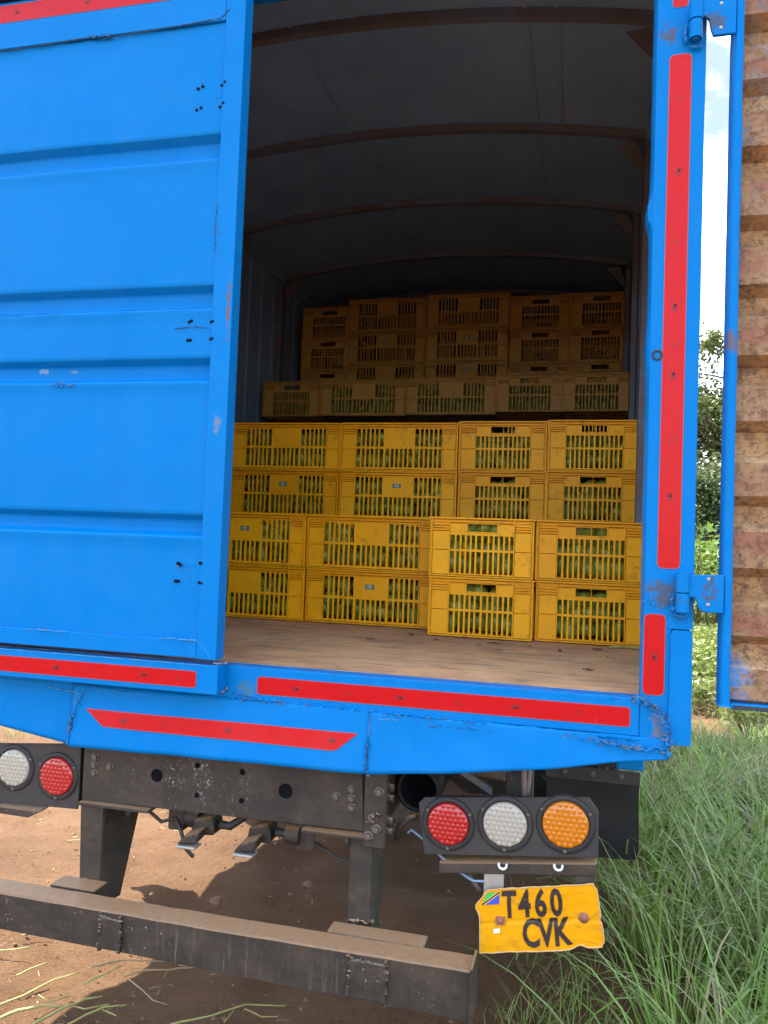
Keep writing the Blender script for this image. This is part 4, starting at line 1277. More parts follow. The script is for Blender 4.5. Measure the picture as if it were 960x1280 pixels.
# --- number plate
def pl_pt(u, v, off=0.0):
    a = Vector((-0.2195, 0.4925)).lerp(Vector((0.0790, 0.5515)), u)   # bottom edge
    b = Vector((-0.2250, 0.6460)).lerp(Vector((0.0540, 0.7000)), u)   # top edge
    a.y += 0.003 * math.sin(u * 7.5 + 0.6) * u - 0.012 * max(0, u - 0.72) * 0 + 0.008 * math.exp(-((u - 0.80) / 0.05) ** 2) + 0.002 * nz(u, 0, 0, 14)
    b.y += 0.0016 * nz(u, 3, 0, 10)
    p = a.lerp(b, v)
    if v > 0.72: p.x += 0.016 * ((v - 0.72) / 0.28) ** 1.5 * (1 - u) ** 14
    p.x -= 0.011 * math.exp(-((v - 0.74) / 0.10) ** 2) * (1 - u) ** 10
    if u > 0.9: p.x -= 0.005 * math.exp(-((v - 0.43) / 0.03) ** 2) * (u - 0.9) * 10
    # rounded corners on the right
    if u > 0.93 and (v > 0.93 or v < 0.07):
        p.x -= 0.006 * (u - 0.93) / 0.07
    cr = 0.0025 * nz(u, v, 0.3, 2.6) + 0.0012 * nz(u, v, 4.0, 8) + 0.0022 * math.exp(-((v - 0.45 - 0.03 * math.sin(u * 5)) / 0.02) ** 2)
    return (p.x, 0.034 + cr - 0.006 * (u - 0.5) ** 2 - off, p.y)
m = MB(); m.smooth = True
nu, nv = 60, 34
m.mi = 0; m.grid(lambda u, v: pl_pt(u, v), nu, nv)
m.mi = 1; m.grid(lambda u, v: (lambda p: (p[0], p[1] + 0.0015, p[2]))(pl_pt(u, v)), nu, nv)
# rolled rim
rim = [(i / 40, 0) for i in range(41)] + [(1, j / 24) for j in range(1, 25)] + [(1 - i / 40, 1) for i in range(1, 41)] + [(0, 1 - j / 24) for j in range(1, 25)]
m.tube([pl_pt(u, v, 0.0006) for u, v in rim], [0.0022 * (0.6 + 0.7 * abs(nz(u, v, 9, 9))) for u, v in rim], 5, False)
npl = sub('number_plate', m, ['plate', 'plate_edge'], truck)
PW, PH = 0.292, 0.152
def place_uv(u0, v0):
    return lambda a, b: pl_pt(u0 + a / PW, v0 + b / PH, 0.0020)
lt = MB()
for ch, u0, v0 in (('T', 0.255, 0.725), ('4', 0.385, 0.725), ('6', 0.520, 0.725), ('0', 0.652, 0.725), ('C', 0.425, 0.265), ('V', 0.550, 0.265), ('K', 0.675, 0.265)):
    lt.text(ch, 0.090, place_uv(u0, v0), 0.66, 0.0027, sub=0.012)
sub('lettering', lt, 'ink', npl)
def quad_on(m, pts, off=0.0016):
    b = len(m.v); m.v += [pl_pt(u, v, off) for u, v in pts]; m.face(range(b, b + len(pts)))
fg = MB()
fg.mi = 0; quad_on(fg, [(0.040, 0.76), (0.040, 0.955), (0.150, 0.955)])
fg.mi = 1; quad_on(fg, [(0.062, 0.76), (0.172, 0.76), (0.172, 0.93)])
fg.mi = 2; quad_on(fg, [(0.040, 0.76), (0.062, 0.76), (0.172, 0.925), (0.172, 0.955), (0.150, 0.955), (0.040, 0.795)], 0.0020)
fg.mi = 3; quad_on(fg, [(0.040, 0.76), (0.053, 0.76), (0.172, 0.938), (0.172, 0.955), (0.160, 0.955), (0.040, 0.782)], 0.0024)
sub('flag_emblem', fg, ['flag_green', 'flag_blue', 'flag_yellow', 'ink'], npl)
def screw(u, v, r, square):
    p = pl_pt(u, v)
    mm = MB()
    if square:
        mm.slab([(p[0] - r, p[2] - r), (p[0] + r, p[2] - r * 0.7), (p[0] + r, p[2] + r), (p[0] - r, p[2] + r * 0.8)], p[1] - 0.005, p[1] + 0.001)
        mm.lathe_y((p[0], p[1] - 0.005, p[2]), [(r * 0.6, 0.001), (r * 0.5, -0.003), (0, -0.003)], 10)
    else:
        mm.lathe_y((p[0], p[1], p[2]), [(r * 1.3, 0.001), (r * 1.25, -0.002), (r * 0.75, -0.003), (r * 0.7, -0.006), (0, -0.0065)], 14)
    sub('bolt', mm, 'rustybolt', npl)
screw(0.175, 0.50, 0.011, True)
screw(0.862, 0.47, 0.010, False)
st = MB(); quad_on(st, [(0.115, 0.31), (0.170, 0.31), (0.170, 0.38), (0.115, 0.38)], 0.0018)
sub('small_sticker', st, 'hook', npl)

# --- mudflaps, axle, wheels
for x0, x1 in ((-0.12, 0.246), (-2.10, -1.79)):
    f = MB()
    f.grid(lambda u, v: (x0 + (x1 - x0) * u + 0.01 * nz(u, v, 1, 2), 1.38 + 0.02 * nz(u, v, 5, 2) + 0.03 * (1 - v), 0.268 + 0.02 * (u - 0.5) * 0.5 - 0.012 * abs(nz(u, 0, 0, 3)) * (v < 0.01) + (0.62 - 0.268) * v), 12, 14)
    f.grid(lambda u, v: (x0 + (x1 - x0) * u + 0.01 * nz(u, v, 1, 2), 1.388 + 0.02 * nz(u, v, 5, 2) + 0.03 * (1 - v), 0.268 + 0.02 * (u - 0.5) * 0.5 + (0.62 - 0.268) * v), 12, 14)
    f.smooth = True
    mf = sub('mudflap', f, 'rubber', truck)
    bs = sub('clamp_bar', MB().box(x0, x1, 1.365, 1.373, 0.575, 0.630), 'black', mf, 0.002)
    for k in range(3):
        bolt(x0 + (x1 - x0) * (0.2 + 0.3 * k), 1.3648, 0.605, 0.008, mf)
    sub('flap_plate', MB().box(x0, x1, 1.392, 1.398, 0.632, 0.86), 'rubber', mf)
ax = sub('rear_axle', MB().tube([(-1.9, 2.9, 0.5), (0.05, 2.9, 0.5)], 0.08, 14), 'chassis', truck)
sub('axle_case', MB().lathe_y((-0.93, 2.9, 0.5), [(0.0, -0.2), (0.12, -0.16), (0.2, -0.02), (0.2, 0.05), (0.1, 0.2), (0.0, 0.22)], 20), 'chassis', ax)
def wheel(cx, w):
    prof = [(0.26, -w / 2 + 0.02), (0.30, -w / 2), (0.44, -w / 2), (0.485, -w / 2 + 0.03), (0.495, -w / 4), (0.495, w / 4), (0.485, w / 2 - 0.03), (0.44, w / 2), (0.30, w / 2), (0.26, w / 2 - 0.02)]
    t = MB().lathe_y((0, 0, 0), prof, 40)
    t.v = [(cx + y, 2.9 + x, 0.497 + z) for x, y, z in t.v]
    ty = sub('wheel', t, 'rubber', truck)
    r_ = MB().lathe_y((0, 0, 0), [(0.262, -w / 2 + 0.02), (0.24, -w / 4), (0.2, 0.0), (0.0, 0.01)], 30)
    r_.v = [(cx + y, 2.9 + x, 0.497 + z) for x, y, z in r_.v]
    sub('rim', r_, 'zinc', ty)
for cx in (-1.96, -1.69, -0.17, 0.10):
    wheel(cx, 0.23)

# ------------------------------------------------------------------ crates
CW, CL, CH, PITCH = 0.381, 0.546, 0.2238, 0.2262
def face_boxes(m, W, kind, bars_in_handle=0):
    """one wall in local x (0..W), y 0 (front) to T (inside), z 0..CH; real slots"""
    T = 0.006
    H = CH
    if kind == 'end':
        cols = [(0.193, 0.500), (0.522, 0.829)]
        rows = [(0.055, 0.425, 6), (0.465, 0.700, 6)]
        hz = (0.765, 0.895); hx = (0.365, 0.655)
    else:
        cols = [(0.135, 0.372), (0.393, 0.627), (0.648, 0.885)]
        rows = [(0.075, 0.460, 6), (0.505, 0.875, 6)]
        hz = hx = None
    c0, c1 = cols[0][0] * W, cols[-1][1] * W
    z0, z1 = rows[0][0] * H, rows[-1][1] * H
    # corner fields and the bottom band
    m.box(0, c0, 0, T, 0, H); m.box(c1, W, 0, T, 0, H)
    m.box(c0, c1, 0.0004, T - 0.0004, 0, z0)
    # band over the slots, with the hand hole at the ends
    if hz:
        a, b = hx[0] * W, hx[1] * W
        m.box(c0, c1, 0.0004, T - 0.0004, z1, hz[0] * H)
        m.box(c0, a, 0.0004, T - 0.0004, hz[0] * H, hz[1] * H); m.box(b, c1, 0.0004, T - 0.0004, hz[0] * H, hz[1] * H)
        m.box(c0, c1, 0.0004, T - 0.0004, hz[1] * H, H)
        if bars_in_handle:
            n = 7; s = 0 if bars_in_handle == 2 else 4
            for k in range(s, n):
                xx = a + (b - a) * (k + 0.72) / n
                m.box(xx, xx + 0.0042, 0.001, T, hz[0] * H, hz[1] * H)
        # moulded border of the hand hole
        m.box(a - 0.004, b + 0.004, -0.003, 0.0, hz[1] * H, hz[1] * H + 0.004); m.box(a - 0.004, b + 0.004, -0.003, 0.0, hz[0] * H - 0.004, hz[0] * H)
        m.box(a - 0.004, a, -0.003, 0.0, hz[0] * H, hz[1] * H); m.box(b, b + 0.004, -0.003, 0.0, hz[0] * H, hz[1] * H)
    else:
        m.box(c0, c1, 0.0004, T - 0.0004, z1, H)
    # uprights between the blocks, bar between the rows
    for (a, b), (c, d) in zip(cols, cols[1:]):
        m.box(b * W, c * W, -0.0012, T, z0, z1)
    for ci, (a, b) in enumerate(cols):
        m.box(a * W, b * W, -0.0008, T - 0.0006, rows[0][1] * H, rows[1][0] * H)
        for ri, (r0, r1, n) in enumerate(rows):
            if kind == 'side' and ci == 1 and ri == 1:
                m.box(a * W, b * W, 0.001, T - 0.0006, r0 * H, r1 * H)
                continue
            p = (b - a) * W / n
            for k in range(1, n):
                xx = a * W + p * k
                m.box(xx - p * 0.19, xx + p * 0.19, 0.0, T - 0.0008, r0 * H, r1 * H)
    # raised ribs: upright edges of the slot field, corner edges, rim and fins
    fy = -0.0075
    for xx in (c0, c1):
        m.box(xx - 0.003, xx + 0.0005, fy, 0.0, 0.004, H - 0.006)
    for xx in (0.0015, W - 0.0045):
        m.box(xx, xx + 0.003, fy + 0.001, 0.0, 0.004, H - 0.006)
    m.box(-0.0005, W + 0.0005, fy - 0.005, 0.0, H - 0.0060, H)
    m.box(0.0, W, fy - 0.0015, 0.0, H - 0.0185, H - 0.0150)
    m.box(0.001, W - 0.001, fy + 0.0012, 0.0, 0.0, 0.004)
    # dark strips that paint in the shade beside the ribs, along with dirt
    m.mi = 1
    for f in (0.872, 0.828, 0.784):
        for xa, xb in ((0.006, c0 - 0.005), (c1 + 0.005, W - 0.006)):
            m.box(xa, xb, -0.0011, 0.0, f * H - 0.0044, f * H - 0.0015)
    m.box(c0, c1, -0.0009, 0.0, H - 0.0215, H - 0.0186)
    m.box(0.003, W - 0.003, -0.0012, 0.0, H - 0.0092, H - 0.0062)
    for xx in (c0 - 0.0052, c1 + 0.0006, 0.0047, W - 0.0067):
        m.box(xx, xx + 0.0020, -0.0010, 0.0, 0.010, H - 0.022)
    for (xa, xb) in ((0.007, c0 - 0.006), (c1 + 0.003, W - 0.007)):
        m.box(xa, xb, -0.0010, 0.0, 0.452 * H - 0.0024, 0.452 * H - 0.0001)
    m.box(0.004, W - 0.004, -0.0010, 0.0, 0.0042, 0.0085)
    m.mi = 0
    for f in (0.872, 0.828, 0.784):
        m.box(0.004, c0 - 0.003, fy, 0.0, f * H - 0.0014, f * H + 0.0016)
        m.box(c1 + 0.003, W - 0.004, fy, 0.0, f * H - 0.0014, f * H + 0.0016)
    for (xa, xb) in ((0.004, c0 - 0.003), (c1 + 0.003, W - 0.004)):
        m.box(xa, xb, -0.0045, 0.0, 0.452 * H, 0.452 * H + 0.0024)
    for f in (cols[0][1] + cols[1][0],) if kind == 'end' else (cols[0][1] + cols[1][0], cols[1][1] + cols[2][0]):
        m.box(f * W / 2 - 0.0012, f * W / 2 + 0.0012, -0.0028, 0.0, z1, H - 0.02)

def wall_mesh_data(W, kind, bars=0):
    m = MB(); face_boxes(m, W, kind, bars)
    return m.mesh('crate_wall', ['yellow', 'rib_shade_dirt'], 0.0005)
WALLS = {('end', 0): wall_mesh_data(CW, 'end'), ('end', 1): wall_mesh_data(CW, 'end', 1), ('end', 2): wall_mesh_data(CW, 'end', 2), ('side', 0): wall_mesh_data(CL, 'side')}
m = MB().box(0.007, CW - 0.007, 0.007, CL - 0.007, 0.0, 0.006)
for k in range(1, 6):
    m.box(0.007, CW - 0.007, 0.007 + (CL - 0.02) * k / 6, 0.012 + (CL - 0.02) * k / 6, -0.0065, -0.0005)
BASE_MESH = m.mesh('crate_base', 'yellow')
m = MB(); m.mi = 0; m.slab(rrect(-0.020, 0.020, -0.010, 0.010, 0.004), -0.0009, 0.0); m.mi = 1; m.slab(rrect(-0.009, 0.009, -0.006, 0.006, 0.001), -0.0014, -0.0008)
m.mi = 0; m.slab(rrect(-0.005, 0.004, -0.003, 0.002, 0.001), -0.0018, -0.0013)
STICKER = m.mesh('label_sticker', ['sticker_edge', 'sticker'])

def add_part(name, mesh, parent, loc, rz):
    o = bpy.data.objects.new(name, mesh); COL.objects.link(o); o.parent = parent
    o.location = loc; o.rotation_euler = (0, 0, rz)
    return o
BROWNED = {}
def make_crate(bars=0, sticker=False, dusty=False):  # dusty: gives the crate the browned plastic
    """origin at the centre of the base; the ends face -y and +y"""
    t = empty('fruit_crate')
    w, l = CW / 2, CL / 2
    add_part('end_panel', WALLS['end', bars], t, (-w, -l, 0), 0)
    add_part('end_panel', WALLS['end', bars], t, (w, l, 0), math.pi)
    add_part('side_panel', WALLS['side', 0], t, (w, -l, 0), math.pi / 2)
    add_part('side_panel', WALLS['side', 0], t, (-w, l, 0), -math.pi / 2)
    add_part('crate_base', BASE_MESH, t, (-w, -l, 0.0045), 0)
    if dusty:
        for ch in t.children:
            ch.material_slots[0].link = 'OBJECT'; ch.material_slots[0].material = M['browned_yellow']
    if sticker:
        add_part('label_sticker', STICKER, t, (w + 0.0002, 0.0, CH * 0.70), math.pi / 2)
    return t
PROTO = {}
def copy_tree(o, parent=None):
    c = o.copy(); COL.objects.link(c)
    c.parent = parent
    for ch in o.children:
        copy_tree(ch, c)
    return c
used_proto = set()
CRATES = []
def crate(xl, yf, lvl, face, label, group, bars=0, sticker=False, rz=0.0, dz=0.0):
    """xl: left edge seen from the door, yf: visible face, face: 'end' or 'side'"""
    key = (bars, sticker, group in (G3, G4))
    if key not in PROTO:
        PROTO[key] = make_crate(*key); t = PROTO[key]
    else:
        t = copy_tree(PROTO[key])
    z = BED + 0.004 + PITCH * (lvl - 1) + dz
    if face == 'end':
        t.location = (xl + CW / 2, yf + CL / 2, z); t.rotation_euler = (0, 0, R(rz))
    else:
        t.location = (xl + CL / 2, yf + CW / 2, z); t.rotation_euler = (0, 0, R(rz) - math.pi / 2)
    tag(t, label, 'crate', group)
    CRATES.append((t, xl, yf, z, face, lvl, rz))
    return t
G1, G2, G3, G4 = 'yellow crates in the front row', 'yellow crates in the second row', 'yellow crates in the third row', 'yellow crates in the back row'
front = [  # xl, y, face, place words
    (-2.083, 1.215, 'end', 'front row, hidden behind the blue door'),
    (-1.692, 1.210, 'side', 'front row, long side beside blue door'),
    (-1.132, 1.222, 'side', 'front row, long side fully in view'),
    (-0.560, 1.018, 'end', 'front row, narrow end, left of rightmost pair'),
    (-0.165, 1.055, 'end', 'front row, narrow end, beside taped post')]
for ci, (x, y, f, w) in enumerate(front):
    for l in (1, 2):
        if ci == 0 and l == 1:
            lab = 'yellow crate hidden behind the blue door, bottom of the front row'
        else:
            lab = 'yellow avocado crate, %s of its pair, %s' % ('bottom' if l == 1 else 'top', w)
        crate(x + (0.004 if l == 1 else -0.002 * (ci % 2)), y + 0.006 * (l - 1) * (1 if ci % 2 else -1), l, f, lab, G1, 0, (ci, l) in ((2, 1), (1, 2)), (0.5, -0.4, 0.3, -0.8, 0.4)[ci] * (1 if l == 1 else 0.4))
second = [(-2.076, 1.605, 'end', 'second row, far left end, behind blue door'),
          (-1.682, 1.612, 'side', 'second row, long side next to blue door'),
          (-1.118, 1.605, 'side', 'second row, long side, in the middle'),
          (-0.552, 1.60, 'end', 'second row, narrow end, second from right'),
          (-0.158, 1.60, 'end', 'second row, narrow end, rightmost')]
for ci, (x, y, f, w) in enumerate(second):
    for l in (3, 4):
        bars = (1 if ci == 3 else 2 if ci == 4 else 0) if l == 4 else 0
        crate(x, y, l, f, 'yellow avocado crate, %s, %s' % ('topmost' if l == 4 else 'just below topmost', w), G2, bars, l == 3 and f == 'side', (0.3, 0.5, -0.3, -0.5, 0.3)[ci] * (1 if l == 4 else -0.5), 0.012 if ci == 4 else 0.006 if ci == 3 else 0)
third = [(-2.085, 2.80, 'end', 'far left end of third row', 0), (-1.635, 2.78, 'side', 'long side out, second from left in the dim third row', 0), (-1.078, 2.77, 'side', 'long side out, in the middle of the dim third row', 0),
         (-0.525, 2.76, 'end', 'barred hand hole, second from right, third row', 2), (-0.138, 2.75, 'end', 'barred hand hole, rightmost in third row', 2)]
for ci, (x, y, f, w, bars) in enumerate(third):
    if ci == 0:
        x = -2.03
    crate(x, y, 6, f, 'brownish yellow crate on top, %s' % w, G3, bars, False, (-0.5, 0.3, -0.4, 0.6, -0.3)[ci], (0.0, 0.0, 0.004, 0.018, 0.018)[ci])
fourth = [(-1.985, 3.35, 'end', 'lower stack at left end of back row'), (-1.640, 3.34, 'side', 'second stack from left, back row'), (-1.075, 3.335, 'side', 'middle stack of back row'),
          (-0.508, 3.36, 'end', 'second stack from right, back row'), (-0.118, 3.35, 'end', 'rightmost stack of back row')]
for ci, (x, y, f, w) in enumerate(fourth):
    for l in (7, 8, 9):
        crate(x, y, l, f, 'dim yellow crate, %s of the %s' % ({7: 'third from top', 8: 'second from top', 9: 'topmost'}[l], w), G4, 0, f == 'side' and (ci, l) in ((1, 8), (2, 8), (2, 7)), (0.6, -0.3, 0.4, -0.5, 0.3)[ci] * (1 if l % 2 else -0.6), (-0.035, 0.008, 0.020, -0.004, 0.0)[ci])

# ------------------------------------------------------------------ avocados
def avocado_mesh(seed):
    rr = random.Random(seed); bm = bmesh.new()
    bmesh.ops.create_uvsphere(bm, u_segments=14, v_segments=9, radius=1)
    k = rr.uniform(0.18, 0.34)
    for v in bm.verts:
        z = v.co.z
        w = 1 - k * max(0, z) ** 1.3
        v.co = Vector((v.co.x * 0.034 * w, v.co.y * 0.034 * w, z * 0.049 + 0.003 * max(0, z)))
        v.co += v.co.normalized() * 0.0015 * mnoise.noise(v.co * 60 + Vector((seed, 0, 0)))
    for f in bm.faces: f.smooth = True
    me = bpy.data.meshes.new('avocado'); bm.to_mesh(me); bm.free()
    me.materials.append(M['avocado'])
    return me
AVO = [avocado_mesh(i) for i in range(4)]
ar = random.Random(5)
def avo_spots(c):
    t, xl, yf, z, face, lvl, rz = c
    W = CW if face == 'end' else CL
    n = 5 if face == 'end' else 7
    out = []
    for r in range(3):
        for k in range(n):
            px = xl + 0.052 + (W - 0.104) * (k + 0.5 + 0.25 * (r % 2) - 0.12) / n + ar.uniform(-0.008, 0.008)
            out.append((px, yf + 0.058 + ar.uniform(0, 0.006), z + 0.050 + 0.054 * r + ar.uniform(-0.004, 0.004)))
    if face == 'end' and lvl == 2:          # fruit heaped up to the hand hole
        for k in range(3):
            out.append((xl + W * (0.37 + 0.13 * k) + ar.uniform(-0.01, 0.01), yf + 0.058, z + 0.186 + ar.uniform(-0.010, 0.004)))
    return out
names = {1: 'bottom', 2: 'top', 3: 'lower', 4: 'upper'}
dim_spots = []
for c in CRATES:
    t, xl, yf, z, face, lvl, rz = c
    if t['group'] in (G1, G2) and 'hidden' not in t['label'] and 'far left' not in t['label']:
        col = [q[0] for q in (front if lvl <= 2 else second)]
        ci = min(range(5), key=lambda i: abs(col[i] - xl))
        where = ['', 'leftmost crate in view', 'middle long crate', 'third crate from left', 'rightmost crate'][ci]
        row = 'front row' if lvl <= 2 else 'second row'
        lab = 'green avocado showing through the slots of the %s %s, %s' % (names[lvl], where, row)
        grp = 'avocados in the %s %s of the %s' % (names[lvl], where, row)
        for p in avo_spots(c):
            if p[0] < -1.50 and lvl <= 2: continue
            a = bpy.data.objects.new('avocado', AVO[ar.randrange(4)]); COL.objects.link(a)
            a.location = p; a.rotation_euler = (ar.uniform(0, 6.28), ar.uniform(0, 6.28), ar.uniform(0, 6.28))
            s = ar.uniform(0.86, 1.06); a.scale = (s, s, s)
            tag(a, lab, 'avocado', grp)
    elif t['group'] == G3:
        dim_spots += avo_spots(c)
m = MB(); m.smooth = True
src = AVO[0]
for p in dim_spots:
    mt = Euler((ar.uniform(0, 6.28), ar.uniform(0, 6.28), 0)).to_matrix(); b = len(m.v)
    m.v += [tuple(mt @ v.co + Vector(p)) for v in src.vertices]
    for f in src.polygons:
        m.face([b + i for i in f.vertices])
tag(m.build('avocados', 'avocado'), 'dark avocados inside the dim third row of crates', kind='stuff')

# leaf scraps on the truck floor
for i, (x, y, s) in enumerate(((-0.422, 1.00, 0.022), (-0.296, 0.88, 0.026), (-0.34, 0.80, 0.020), (-0.50, 0.86, 0.012), (-0.17, 0.86, 0.018), (-0.066, 0.80, 0.020), (0.10, 0.70, 0.022), (0.025, 0.392, 0.016), (-0.62, 0.98, 0.024), (-1.1, 1.0, 0.02), (-0.72, 0.75, 0.016), (0.06, 0.9, 0.02))):
    m = MB(); a0 = rnd.uniform(0, 3.14); top, bot = [], []
    for k in range(7):
        u = k / 6; w = s * 0.42 * math.sin(math.pi * min(0.97, u + 0.02)) * rnd.uniform(0.7, 1.1)
        for sg in (1, -1):
            lx, ly = (u - 0.5) * 2 * s, sg * w
            m.v.append((x + lx * math.cos(a0) - ly * math.sin(a0), y + lx * math.sin(a0) + ly * math.cos(a0), BED + 0.0035 + 0.004 * abs(nz(u, sg, i, 3)) + 0.0025 * (sg > 0)))
    for k in range(6):
        m.face((2 * k, 2 * k + 2, 2 * k + 3, 2 * k + 1))
    tag(m.build('leaf_scrap', 'scrap'), 'small dry brown leaf scrap lying on the dusty truck floor', 'leaf', 'leaf scraps on the truck floor')
m = MB().tube([(0.10, 0.98, BED + 0.005), (0.15, 1.0, BED + 0.008), (0.20, 1.0, BED + 0.006), (0.232, 0.985, BED + 0.012)], [0.004, 0.005, 0.005, 0.003], 7)
tag(m.build('green_stem', 'stem'), 'short green stem lying below the rightmost front crate', 'stem')

# ------------------------------------------------------------------ litter on the dirt
def stem_thing(pts, r, mat, label, name='dry_stem', branch=None):
    P_ = []
    for (a, b) in zip(pts, pts[1:]):
        a, b = Vector(a), Vector(b)
        for k in range(3):
            P_.append(a.lerp(b, k / 3) + Vector((rnd.uniform(-1, 1), rnd.uniform(-1, 1), 0)) * 0.003)
    P_.append(Vector(pts[-1]))
    n = len(P_)
    r *= 0.52
    m = MB().tube(P_, [r * (1 - 0.5 * i / n) * rnd.uniform(0.8, 1.2) for i in range(n)], 6)
    for br in branch or []:
        m.tube(br, r * 0.6, 5)
    tag(m.build(name, mat), label, 'stem', 'plant stems scattered on the dirt')
zs_ = 0.006
def g3(*pts, z=zs_):
    return [(x, y, z + 0.004 * i % 0.009) for i, (x, y) in enumerate(pts)]
stem_thing(g3((-2.02, 0.47), (-1.93, 0.50), (-1.87, 0.53)), 0.006, 'stem', 'straight pale stem on sunlit dirt at the left edge')
stem_thing(g3((-1.96, 0.60), (-1.95, 0.66), (-1.915, 0.70)), 0.007, 'stem', 'short curved stem on sunlit dirt close under the bar at left')
stem_thing(g3((-1.80, 0.37), (-1.78, 0.42), (-1.75, 0.46)), 0.006, 'stem', 'bent yellow stem standing apart on the sunlit dirt')
stem_thing(g3((-1.76, 0.16), (-1.70, 0.27), (-1.66, 0.38), (-1.61, 0.45)), 0.006, 'stem', 'long thin green stem reaching across the shadow edge', branch=[g3((-1.66, 0.30), (-1.60, 0.27), (-1.55, 0.31))])
stem_thing(g3((-1.70, 0.13), (-1.66, 0.20), (-1.60, 0.24), (-1.54, 0.26)), 0.010, 'stem', 'thick green stem at the lower left corner', name='green_stem')
stem_thing(g3((-1.58, 0.14), (-1.54, 0.24), (-1.50, 0.31), (-1.46, 0.35)), 0.008, 'stem', 'thick stem lying in shade, right of the corner stems', branch=[g3((-1.52, 0.28), (-1.47, 0.27), (-1.41, 0.31))])
stem_thing(g3((-1.49, 0.12), (-1.46, 0.22), (-1.42, 0.29), (-1.36, 0.33)), 0.007, 'stem', 'branching stem lying in shade below the bar', branch=[g3((-1.42, 0.29), (-1.36, 0.27))])
stem_thing(g3((-1.60, 0.50), (-1.52, 0.56), (-1.46, 0.57), (-1.35, 0.61)), 0.006, 'drystem', 'straw coloured dry stem under the patch plate of the bar')
stem_thing(g3((-1.56, 0.40), (-1.53, 0.46), (-1.50, 0.52)), 0.006, 'stem', 'short upright stem stub in shade under the bar patch')
stem_thing(g3((-1.46, 0.48), (-1.41, 0.53), (-1.33, 0.55), (-1.26, 0.60)), 0.007, 'drystem', 'forked brown stem right of the shadow edge', branch=[g3((-1.44, 0.47), (-1.36, 0.42), (-1.29, 0.37), (-1.24, 0.37)), g3((-1.34, 0.55), (-1.33, 0.51))])
stem_thing(g3((-1.32, 0.60), (-1.27, 0.61), (-1.22, 0.62)), 0.008, 'stem', 'small green stem stub close below the middle of the bar', branch=[g3((-1.24, 0.62), (-1.245, 0.67))])
stem_thing(g3((-1.20, 0.27), (-1.08, 0.36), (-1.0, 0.44), (-0.88, 0.48)), 0.006, 'stem', 'long green stem at the bottom edge below the bar', name='green_stem', branch=[g3((-1.03, 0.42), (-1.03, 0.34)), g3((-1.0, 0.43), (-0.93, 0.40), (-0.88, 0.41))])
stem_thing(g3((-2.38, 1.45), (-2.30, 1.48), (-2.22, 1.48)), 0.005, 'stem', 'thin stem on sunlit dirt beside the left leg')
stem_thing(g3((-0.60, 1.05), (-0.52, 1.10), (-0.45, 1.16)), 0.003, 'drystem', 'thin straw lying in shade right of the right leg')
stem_thing(g3((-0.16, 0.80), (-0.13, 0.74), (-0.09, 0.66)), 0.004, 'drystem', 'dry straw lying below the yellow number plate')

# clods and pebbles
m = MB(); cr = random.Random(11)
for i in range(4200):
    x = cr.uniform(-3.0, 0.5); y = 0.05 + 4.6 * cr.random() ** 1.5
    s = 0.0018 + 0.0125 * cr.random() ** 7
    b = len(m.v)
    ico = ((0, 0, 1), (0.9, 0, 0.2), (0.28, 0.85, 0.2), (-0.72, 0.52, 0.2), (-0.72, -0.52, 0.2), (0.28, -0.85, 0.2), (0.3, 0.1, -0.6))
    for px, py, pz in ico:
        m.v.append((x + px * s * cr.uniform(0.7, 1.3), y + py * s * cr.uniform(0.7, 1.3), -0.012 + s * 0.45 + pz * s * 0.8))
    for k in range(5):
        m.face((b, b + 1 + k, b + 1 + (k + 1) % 5)); m.face((b + 6, b + 1 + (k + 1) % 5, b + 1 + k))
tag(m.build('gravel', 'stone'), 'small clods and pebbles strewn over the dirt', kind='stuff')
m = MB(); lr = random.Random(21)
for i in range(420):
    x = lr.uniform(-2.8, 0.35); y = 0.05 + 3.0 * lr.random() ** 1.4; a = lr.uniform(0, 6.28); L = lr.uniform(0.008, 0.045); w = lr.uniform(0.0007, 0.002)
    dx, dy = math.cos(a), math.sin(a); b = len(m.v); z0 = lr.uniform(-0.004, 0.003)
    m.mi = lr.randrange(3)
    for t_, h_ in ((-1, 0.0), (0, lr.uniform(0, 0.006)), (1, lr.uniform(0, 0.003))):
        for sg in (-1, 1):
            m.v.append((x + dx * L * t_ / 2 - dy * w * sg, y + dy * L * t_ / 2 + dx * w * sg, z0 + h_ + 0.002))
    m.face((b, b + 2, b + 3, b + 1)); m.face((b + 2, b + 4, b + 5, b + 3))
tag(m.build('straw_litter', ['drystem', 'scrap', 'stem']), 'fine bits of straw and leaf trodden into the dirt', kind='stuff')
for i, (x, y, s) in enumerate(((-1.42, 1.10, 0.028), (-1.12, 1.38, 0.022), (-2.02, 1.02, 0.018), (-0.98, 1.62, 0.02))):
    bm = bmesh.new(); bmesh.ops.create_icosphere(bm, subdivisions=2, radius=s)
    for v in bm.verts:
        v.co *= 1 + 0.35 * mnoise.noise(v.co * (1.6 / s) + Vector((i * 5, 0, 0)))
        v.co.z *= 0.6
    me = bpy.data.meshes.new('clod'); bm.to_mesh(me); bm.free(); me.materials.append(M['stone'])
    o = bpy.data.objects.new('clod', me); COL.objects.link(o); o.location = (x, y, 0.002)
    tag(o, ['brown clod lying in shade behind the guard bar', 'brown clod in shade under the air couplings', 'pale clod on the sunlit dirt behind the bar', 'small clod deep in the shade under the truck'][i], 'clod')

